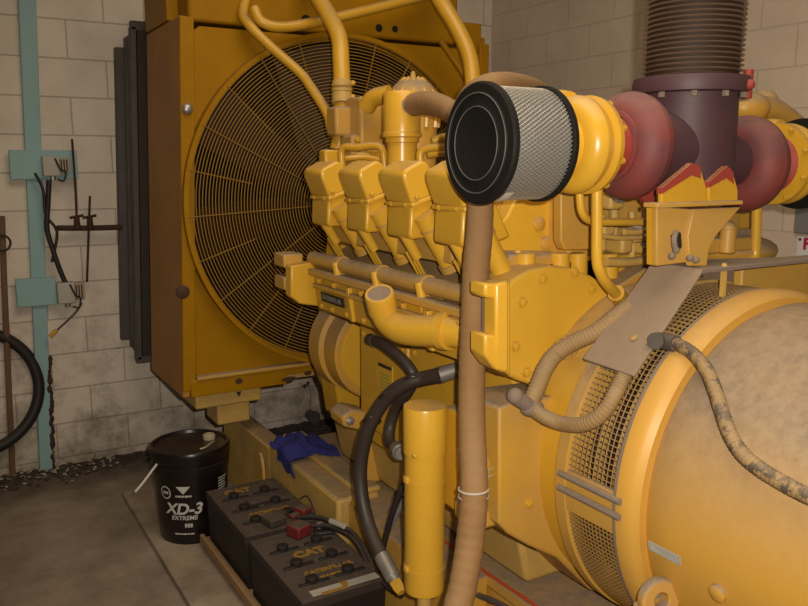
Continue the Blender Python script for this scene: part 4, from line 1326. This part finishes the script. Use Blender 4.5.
# cables
def cable(pts, r, mat, label, name='battery_cable', cat='cable', n=10):
    o = build(name, MB().tube(pts, r, n, 7), mat, None, loc=pts[0])
    return tag(o, label, cat)
c1 = cable([V((.985, 2.375, .272)), V((1.015, 2.34, .282)), V((1.045, 2.30, .285)), V((1.06, 2.24, .283)), at(350, 531, x=1.085), at(362, 545, x=1.085), at(370, 560, x=1.08), at(374, 571, x=1.07), at(381, 566, x=1.06), at(384, 545, x=1.05), at(392, 515, x=1.05), at(402, 488, x=1.06), at(412, 470, x=1.09)], .0085, 'black_rubber', 'black battery cable looping from the front battery to the canister')
build('ferrule', MB().cyl(at(331, 521, x=1.055), at(344, 526, x=1.07), .010, .010, 12), 'box_grey', c1, label='pale cable ferrule')
cable([V((1.0, 2.30, .270)), V((1.04, 2.262, .276)), V((1.06, 2.22, .274)), at(352, 538, x=1.072), at(362, 552, x=1.07), at(368, 566, x=1.06), at(376, 577, x=1.055), at(390, 588, x=1.055), at(402, 596, x=1.06)], .008, 'black_rubber', 'lower black battery cable beside the battery edge')
cable([at(404, 500, x=1.09), at(396, 515, x=1.085), at(388, 532, x=1.08), at(382, 548, x=1.075)], .008, 'panel_grey', 'short grey cable behind the thick black hose')
cable([at(300, 499, x=1.055), at(306, 496, x=1.06), at(311, 502, x=1.06), at(315, 514, x=1.06), at(316, 524, x=1.05)], .0028, 'black_rubber', 'thin black wire hoop over the batteries', 'wire', 'wire', 6)
cable([V((1.226, 1.98, .357)), V((1.224, 1.80, .357)), V((1.222, 1.62, .356)), V((1.228, 1.45, .357)), V((1.236, 1.25, .357)), V((1.245, 1.05, .357))], .0045, 'red_wire', 'thin red wire along the dusty rail top', 'wire', 'wire', 6)
cable([at(412, 545, x=1.19), at(440, 565, x=1.19), at(452, 580, x=1.19), at(470, 592, x=1.19), at(502, 605, x=1.19), at(560, 640, x=1.19)], .008, 'dark_steel', 'grey conduit low along the yellow rail', 'wire_conduit', 'conduit')

# ==================================================================== bucket
UX, UY = .798, 2.985
HB = .388
bk = thing('oil_bucket', 'black plastic oil bucket with white lettering, on floor beside batteries', 'bucket', (UX, UY, PAD))
body = MB().lathe([(.120, PAD + .004), (.124, PAD), (.128, PAD + .012), (.143, HB - .085), (.148, HB - .083), (.148, HB - .060), (.142, HB - .058), (.142, HB - .04)], (UX, UY, 0), (0, 0, 1), 56)
build('body', body, 'bucket', bk)
lid = MB().lathe([(.142, HB - .05), (.150, HB - .048), (.152, HB - .02), (.152, HB - .004), (.148, HB + .002), (.139, HB + .002), (.135, HB - .008), (.001, HB - .006)], (UX, UY, 0), (0, 0, 1), 56)
ld = build('lid', lid, 'bucket', bk)
spo = at(209, 436, z=HB + .005)
s_ = MB().lathe([(.024, 0), (.024, .016), (.020, .020), (.013, .020), (.012, .004), (.001, .004)], (spo.x, spo.y, HB - .006), (0, 0, 1), 24)
build('spout_cap', s_, 'cream_plastic', ld, label='cream pour spout')
s_ = MB().tube([at(200, 449, z=HB), at(206, 447, z=HB + .004), at(211, 443, z=HB + .004), at(214, 441, z=HB)], .003, 6, 4)
build('pull_tab', s_, 'cream_plastic', ld)
s_ = MB().tube([at(157, 464, y=2.93), at(151, 472, y=2.93), at(142, 484, y=2.92), at(135, 492, y=2.90)], .0048, 8, 4)
build('bail_handle', s_, 'white_plastic', bk, label='pale bail handle')
# lettering wrapped on the side
def wrap(mb, ang, zc):
    """mb laid out flat: x along the rim, y up"""
    out = MB()
    vs = []
    tmp = bmesh.new()
    bv = [tmp.verts.new(p) for p in mb.v]
    for f in mb.f:
        try:
            tmp.faces.new([bv[i] for i in f])
        except ValueError:
            pass
    bmesh.ops.triangulate(tmp, faces=tmp.faces)
    for _ in range(3):
        long_ = [e for e in tmp.edges if abs(e.verts[0].co.x - e.verts[1].co.x) > .010]
        if long_:
            bmesh.ops.subdivide_edges(tmp, edges=long_, cuts=1)
            bmesh.ops.triangulate(tmp, faces=tmp.faces)
    tmp.verts.index_update()
    mb = MB()
    mb.add([v.co.copy() for v in tmp.verts], [tuple(v.index for v in f.verts) for f in tmp.faces])
    tmp.free()
    for p in mb.v:
        zz = zc + p.y
        rad = .128 + (.143 - .128) * (zz - PAD - .012) / (HB - .085 - PAD - .012) + .0009 + p.z
        a = R(ang) + p.x / .136
        vs.append((UX + rad * math.sin(a), UY - rad * math.cos(a), zz))
    return out.add(vs, mb.f)
X3, Y3 = (1, 0, 0), (0, 1, 0)
def dashes(ws, h, gap=.0025):
    """a line of print too small to read"""
    mb = MB()
    x = -(sum(ws) + gap * (len(ws) - 1)) / 2
    for w in ws:
        mb.box((x, -h / 2, 0), (x + w, h / 2, .0005))
        x += w + gap
    return mb
lb = []
def ink(mb, ang, z_):
    w = wrap(mb, ang, z_)
    lb.append(w)
A0 = -31
ink(text_mb('XD-3', .062, (0, 0, 0), X3, Y3, shear=.22, offset=.0016), A0, .168)
ink(text_mb('EXTREME', .024, (.002, 0, 0), X3, Y3, shear=.2, offset=.0004), A0, .133)
ink(dashes((.007, .009, .008), .016), A0 + 8, .103)
ink(dashes((.016, .010, .018, .008, .014), .0055), A0, .068)
ink(dashes((.006, .012, .009, .015, .007), .007), A0 + 2, .222)
tri = MB().prism([(-.026, .016, 0), (.026, .016, 0), (0, -.014, 0)], (0, 0, .0006))
ink(tri, A0 + 2, .245)
ring = MB()
n = 28
vs, fs = [], []
for i in range(n):
    a = 2 * math.pi * i / n
    for r_ in (.021, .026):
        vs.append((r_ * math.cos(a) * .9, r_ * math.sin(a), 0))
for i in range(n):
    j = (i + 1) % n
    fs.append((2 * i, 2 * i + 1, 2 * j + 1, 2 * j))
ink(MB().add(vs, fs), A0 - 28, .232)
ink(dashes((.006, .007, .006), .011), A0 - 28, .232)
for k in range(5):
    t = MB().box((-.022, -.0022, 0), (.024 - .004 * (k % 3), .0022, .0005))
    ink(t, 38, .268 - .011 * k)
ink(MB().box((-.006, -.006, 0), (.006, .006, .0005)), 44, .318)
for w, nm in zip(lb, ('brand_lettering', 'lettering', 'lettering', 'lettering', 'lettering', 'triangle_mark', 'round_mark', 'round_mark_lettering', 'print_line', 'print_line', 'print_line', 'print_line', 'print_line', 'print_mark')):
    build(nm, w, 'white_ink', bk)

# ======================================================================= rag
rg = MB()
nx, ny = 22, 16
vs = []
rnd = random.Random(3)
for i in range(nx + 1):
    for j in range(ny + 1):
        u, w = i / nx, j / ny
        x = XB + .000 + .17 * u
        y = 2.58 + .25 * w + .03 * math.sin(5 * u)
        f_ = .5 + .5 * math.sin(9 * u + 7 * w + 2 * math.sin(6 * w))
        z_ = .372 + .052 * f_ * math.sin(math.pi * min(1, u * 1.4 + .12)) * (.35 + .65 * math.sin(math.pi * w)) + .010 * math.sin(31 * u + 13 * w)
        x += .012 * math.sin(11 * w + 4 * u)
        if u < .28 and w < .75:
            k = (.28 - u) / .28
            x = XB - .006 - .010 * f_
            z_ = z_ - .06 * k * (1 - .5 * w)
        if x > XB + .055:
            z_ += .024 * min(1, (x - XB - .055) / .02)
        vs.append((x, y, max(z_, .30)))
fs = [(i * (ny + 1) + j, (i + 1) * (ny + 1) + j, (i + 1) * (ny + 1) + j + 1, i * (ny + 1) + j + 1) for i in range(nx) for j in range(ny)]
rag = build('rag', rg.add(vs, fs), 'rag', None, loc=(XB + .06, 2.84, .366), angle=70, subd=1)
sd = rag.modifiers.new('thick', 'SOLIDIFY')
sd.thickness = .004
tag(rag, 'crumpled blue cloth draped over the skid box', 'cloth')

# ============================================================ things on wall
YP = WY - .001
post = thing('conduit_post', 'turquoise painted steel post standing against the block wall', 'post', (.4, YP, 0))
t0, t1 = at(27, -4, y=4.03), at(45, 452, y=4.03)
w = .036
pts = [(t0.x - w, YP, t0.z), (t0.x + w, YP, t0.z), (t1.x + w * .8, YP, .0), (t1.x - w * .8, YP, .0)]
build('post_body', MB().prism(pts, (0, -.032, 0)), 'turq', post, bevel=.003)
re_ = MB()
for k in range(26):
    zz = .02 + .021 * k
    s_ = rnd.uniform(.004, .012)
    xx = t1.x + w * .8 + (t0.x - t1.x) * (zz / t0.z) - .002
    re_.ball((xx + .004 + rnd.uniform(-.004, .006), YP - .030, zz), s_ * 1.25, 7, 5, (.9, .6, 1.5))
build('rusted_edge', re_, 'rust', post, label='rusted lower edge')
for nm, (u0, v0, u1, v1) in (('cross_plate', (8, 150, 78, 179)), ('cross_plate', (15, 279, 57, 304))):
    a, b = at(u0, v0, y=4.02), at(u1, v1, y=4.02)
    build(nm, MB().box((a.x, 4.005, b.z), (b.x, 4.027, a.z)), 'turq', post, bevel=.003)
def jbox(u0, v0, u1, v1, lab):
    a, b = at(u0, v0, y=3.96), at(u1, v1, y=3.96)
    t = thing('junction_box', lab, 'junction box', ((a.x + b.x) / 2, 4.0, b.z))
    wx = b.x - a.x
    build('body', MB().box((a.x, 3.955, b.z), (a.x + wx * .62, 4.004, a.z)), 'box_grey', t, bevel=.004)
    build('side_block', MB().box((a.x + wx * .62, 3.965, b.z + .012), (b.x, 4.004, a.z - .008)), 'cream_plastic', t, bevel=.003, label='yellowed terminal block')
    e = MB()
    for k in range(3):
        e.box((a.x + wx * (.66 + .1 * k), 3.958, b.z + .02), (a.x + wx * (.70 + .1 * k), 3.967, a.z - .016))
    build_each('terminal', e, 'rust', t)
    kn_ = MB().cyl((a.x + wx * .35, 3.975, b.z - .018), (a.x + wx * .35, 3.975, b.z), .013, .013, 12)
    build('cable_gland', kn_, 'steel', t)
    ar = MB().tube([(a.x + wx * .45, 3.95, a.z - .01), (a.x + wx * .62, 3.945, a.z - .06), (a.x + wx * .80, 3.95, b.z + .02), (a.x + wx * .72, 3.95, b.z - .02), (a.x + wx * .5, 3.955, b.z - .015)], .0042, 7, 5)
    build('lead_wire', ar, 'black_rubber', t)
    return t
jbox(42, 156, 71, 176, 'pale junction box on the upper turquoise plate')
jbox(57, 283, 86, 302, 'pale junction box on the lower turquoise plate')
YW = 3.97
cable([at(49, 180, y=YW), at(48, 205, y=YW), at(47, 228, y=YW), at(53, 250, y=YW), at(60, 270, y=YW), at(66, 284, y=YW)], .0115, 'black_rubber', 'thick black cable joining the two wall junction boxes', 'power_cable')
cable([at(35, 173, y=YW), at(43, 190, y=YW), at(46, 215, y=YW), at(57, 232, y=YW), at(52, 262, y=YW)], .0065, 'black_rubber', 'loose black wire dangling beside the thick wall cable', 'wire', 'wire')
wc = cable([at(82, 303, y=YW), at(76, 312, y=YW), at(66, 322, y=YW), at(54, 333, y=YW)], .005, 'dark_steel', 'short wire with yellow tip below the lower junction box', 'wire', 'wire')
build('tip', MB().cyl(at(57, 330, y=YW), at(50, 337, y=YW), .011, .010, 10), 'bolt', wc, label='yellow wire tip')
hz = cable([at(57, 228, y=3.98), at(90, 228, y=3.98), V((.79, 3.98, at(100, 228, y=3.98).z))], .013, 'rust', 'rusty horizontal pipe running from the wall to the duct', 'rusty_pipe', 'pipe')
va = MB()
for u in (77, 90):
    p = at(u, 222, y=3.965)
    va.cyl(p - V((0, 0, .03)), p + V((0, 0, .025)), .016, .012, 10)
    va.tube([p + V((-.03, 0, .02)), p + V((.03, 0, .03))], .007, 6, 0)
build('valve', va, 'rust', hz)
cable([at(72, 139, y=YW), at(75, 180, y=YW), at(77, 222, y=YW)], .0055, 'rust', 'taller thin rusty rod standing up from the wall pipe', 'rod', 'rod', 6)
cable([at(90, 196, y=YW), at(89, 225, y=YW), at(87, 282, y=YW)], .0055, 'rust', 'shorter thin rod hanging through the wall pipe near duct', 'rod', 'rod', 6)
cable([at(2, 216, y=4.03), at(5, 300, y=4.03), V((at(11, 455, y=4.03).x, 4.03, 0))], .013, 'brown_pipe', 'slim brown conduit on the wall at left edge', 'wall_conduit', 'conduit', 8)
hr = MB().torus(at(2, 243, y=4.0), (.1, -1, .1), .035, .005, 24, 7)
o = build('cable_loop', hr, 'black_rubber', None, loc=at(2, 243, y=4.0))
tag(o, 'small black cable loop on brown conduit at left edge', 'cable')
# big rubber ring on the floor, leaning on the wall
rc = at(-27, 393, y=4.0)
Rr = .284
o = build('rubber_ring', MB().torus(rc, (.12, -1, .10), Rr - .006, .026, 80, 16), 'black_rubber', None, loc=(rc.x, rc.y, 0))
tag(o, 'big black rubber ring hung low on the wall at left edge', 'ring')

# ---- dirt along the wall base
dm_ = MB()
rnd = random.Random(5)
for k in range(420):
    x = rnd.uniform(-.35, .95)
    y = WY - abs(rnd.gauss(.02, .09)) - .012
    if y < 3.7:
        continue
    s_ = rnd.uniform(.003, .013)
    dm_.ball((x, y, s_ * .35), s_, 6, 4, (1.3, 1.1, .6))
for k in range(500):
    x = rnd.uniform(1.1, 2.0)
    y = WY - abs(rnd.gauss(.03, .14)) - .02
    s_ = rnd.uniform(.006, .02)
    dm_.ball((x, y, s_ * .35), s_, 6, 4, (1.3, 1.1, .6))
o = build('dirt', dm_, 'dirt', None, loc=(.3, WY - .1, 0))
tag(o, 'dark crumbled dirt along the foot of the block wall', 'dirt')
o['kind'] = 'stuff'
fk = MB()
rnd = random.Random(9)
for k in range(170):
    x = rnd.uniform(-.3, .7)
    y = WY - abs(rnd.gauss(.03, .08)) - .02
    s_ = rnd.uniform(.003, .010)
    a = rnd.uniform(0, 3)
    fk.prism([(x + s_ * math.cos(a + 1.57 * q + rnd.uniform(-.3, .3)), y + s_ * math.sin(a + 1.57 * q), .006 + rnd.uniform(0, .006)) for q in range(4)], (0, 0, .0015))
o = build('paint_flakes', fk, 'flake', None, loc=(.2, WY - .1, 0))
tag(o, 'pale paint flakes scattered on the dirt under the turquoise post', 'flakes')
o['kind'] = 'stuff'
pq = at(315, 418, y=3.98)
o = build('pipe_stub', MB().lathe([(.014, 0), (.034, 0), (.036, .006), (.036, .02), (.028, .026), (.028, WY - 3.98 - .003)], (pq.x, 3.98, pq.z), (0, 1, 0), 24), 'dark_steel', None, loc=(pq.x, 3.98, pq.z))
tag(o, 'grey round pipe end at the wall foot behind the base frame', 'pipe')

# ------------------------------------------------------------ right-wall signs
sn = thing('wall_sign', 'white sign with red letters on the right wall, at the photo edge', 'sign', (WX - .004, 1.8, 1.0))
a = at(798, 236, x=WX - .006)
build('board', MB().box((WX - .008, a.y - .36, a.z - .26), (WX - .001, a.y, a.z)), 'sign_white', sn, bevel=.001)
for ch, u, v in (('F', 803, 244), ('C', 803, 267)):
    p = at(u, v, x=WX - .009)
    build('letter', text_mb(ch, .062, (WX - .0088, p.y, p.z), (0, -1, 0), (0, 0, 1), align='LEFT', offset=.003), 'sign_red', sn)
sb_ = MB()
for dz in (.012, .248):
    sb_.cyl((WX - .011, a.y - .012, a.z - dz), (WX - .008, a.y - .012, a.z - dz), .006, .006, 10)
build_each('screw', sb_, 'dark_steel', sn)
a = at(797, 205, x=WX - .01)
b = at(797, 233, x=WX - .01)
o = build('wall_panel', MB().box((WX - .02, a.y - .40, b.z), (WX - .001, a.y, a.z)), 'panel_grey', None, loc=(WX - .01, a.y - .2, b.z), bevel=.003)
tag(o, 'grey metal panel on the right wall above the white sign', 'panel')

# ==================================================================== lights
def lamp(name, typ, loc, energy, color, **k):
    d = bpy.data.lights.new(name, typ)
    d.energy = energy
    d.color = color
    for a_, v_ in k.items():
        setattr(d, a_, v_)
    o_ = bpy.data.objects.new(name, d)
    COL.objects.link(o_)
    o_.location = loc
    return o_
fo = CAM + RT * .055 + UP * .045
fl_ = lamp('camera_flash', 'SPOT', fo, 138, (1, .90, .76), shadow_soft_size=.012, spot_size=R(95), spot_blend=.9)
tgt = CAM + (RT * .14 - UP * .0 + FW) * 3
fl_.rotation_euler = (tgt - V(fo)).to_track_quat('-Z', 'Y').to_euler()
tl = lamp('ceiling_fill', 'AREA', (1.0, 1.2, 3.02), 40, (1, .84, .62), shape='RECTANGLE', size=1.6, size_y=2.2)  # added overhead fill that lifts the ambient level; no ceiling fixture is known

wd = bpy.data.worlds.new('room_light')
SC.world = wd
wd.use_nodes = True
bg = wd.node_tree.nodes['Background']
bg.inputs[0].default_value = (1, .84, .66, 1)
bg.inputs[1].default_value = .08
SC.view_settings.view_transform = 'Standard'
SC.view_settings.look = 'None'
SC.view_settings.exposure = 0
SC.view_settings.gamma = 1
SC.view_settings.use_curve_mapping = False
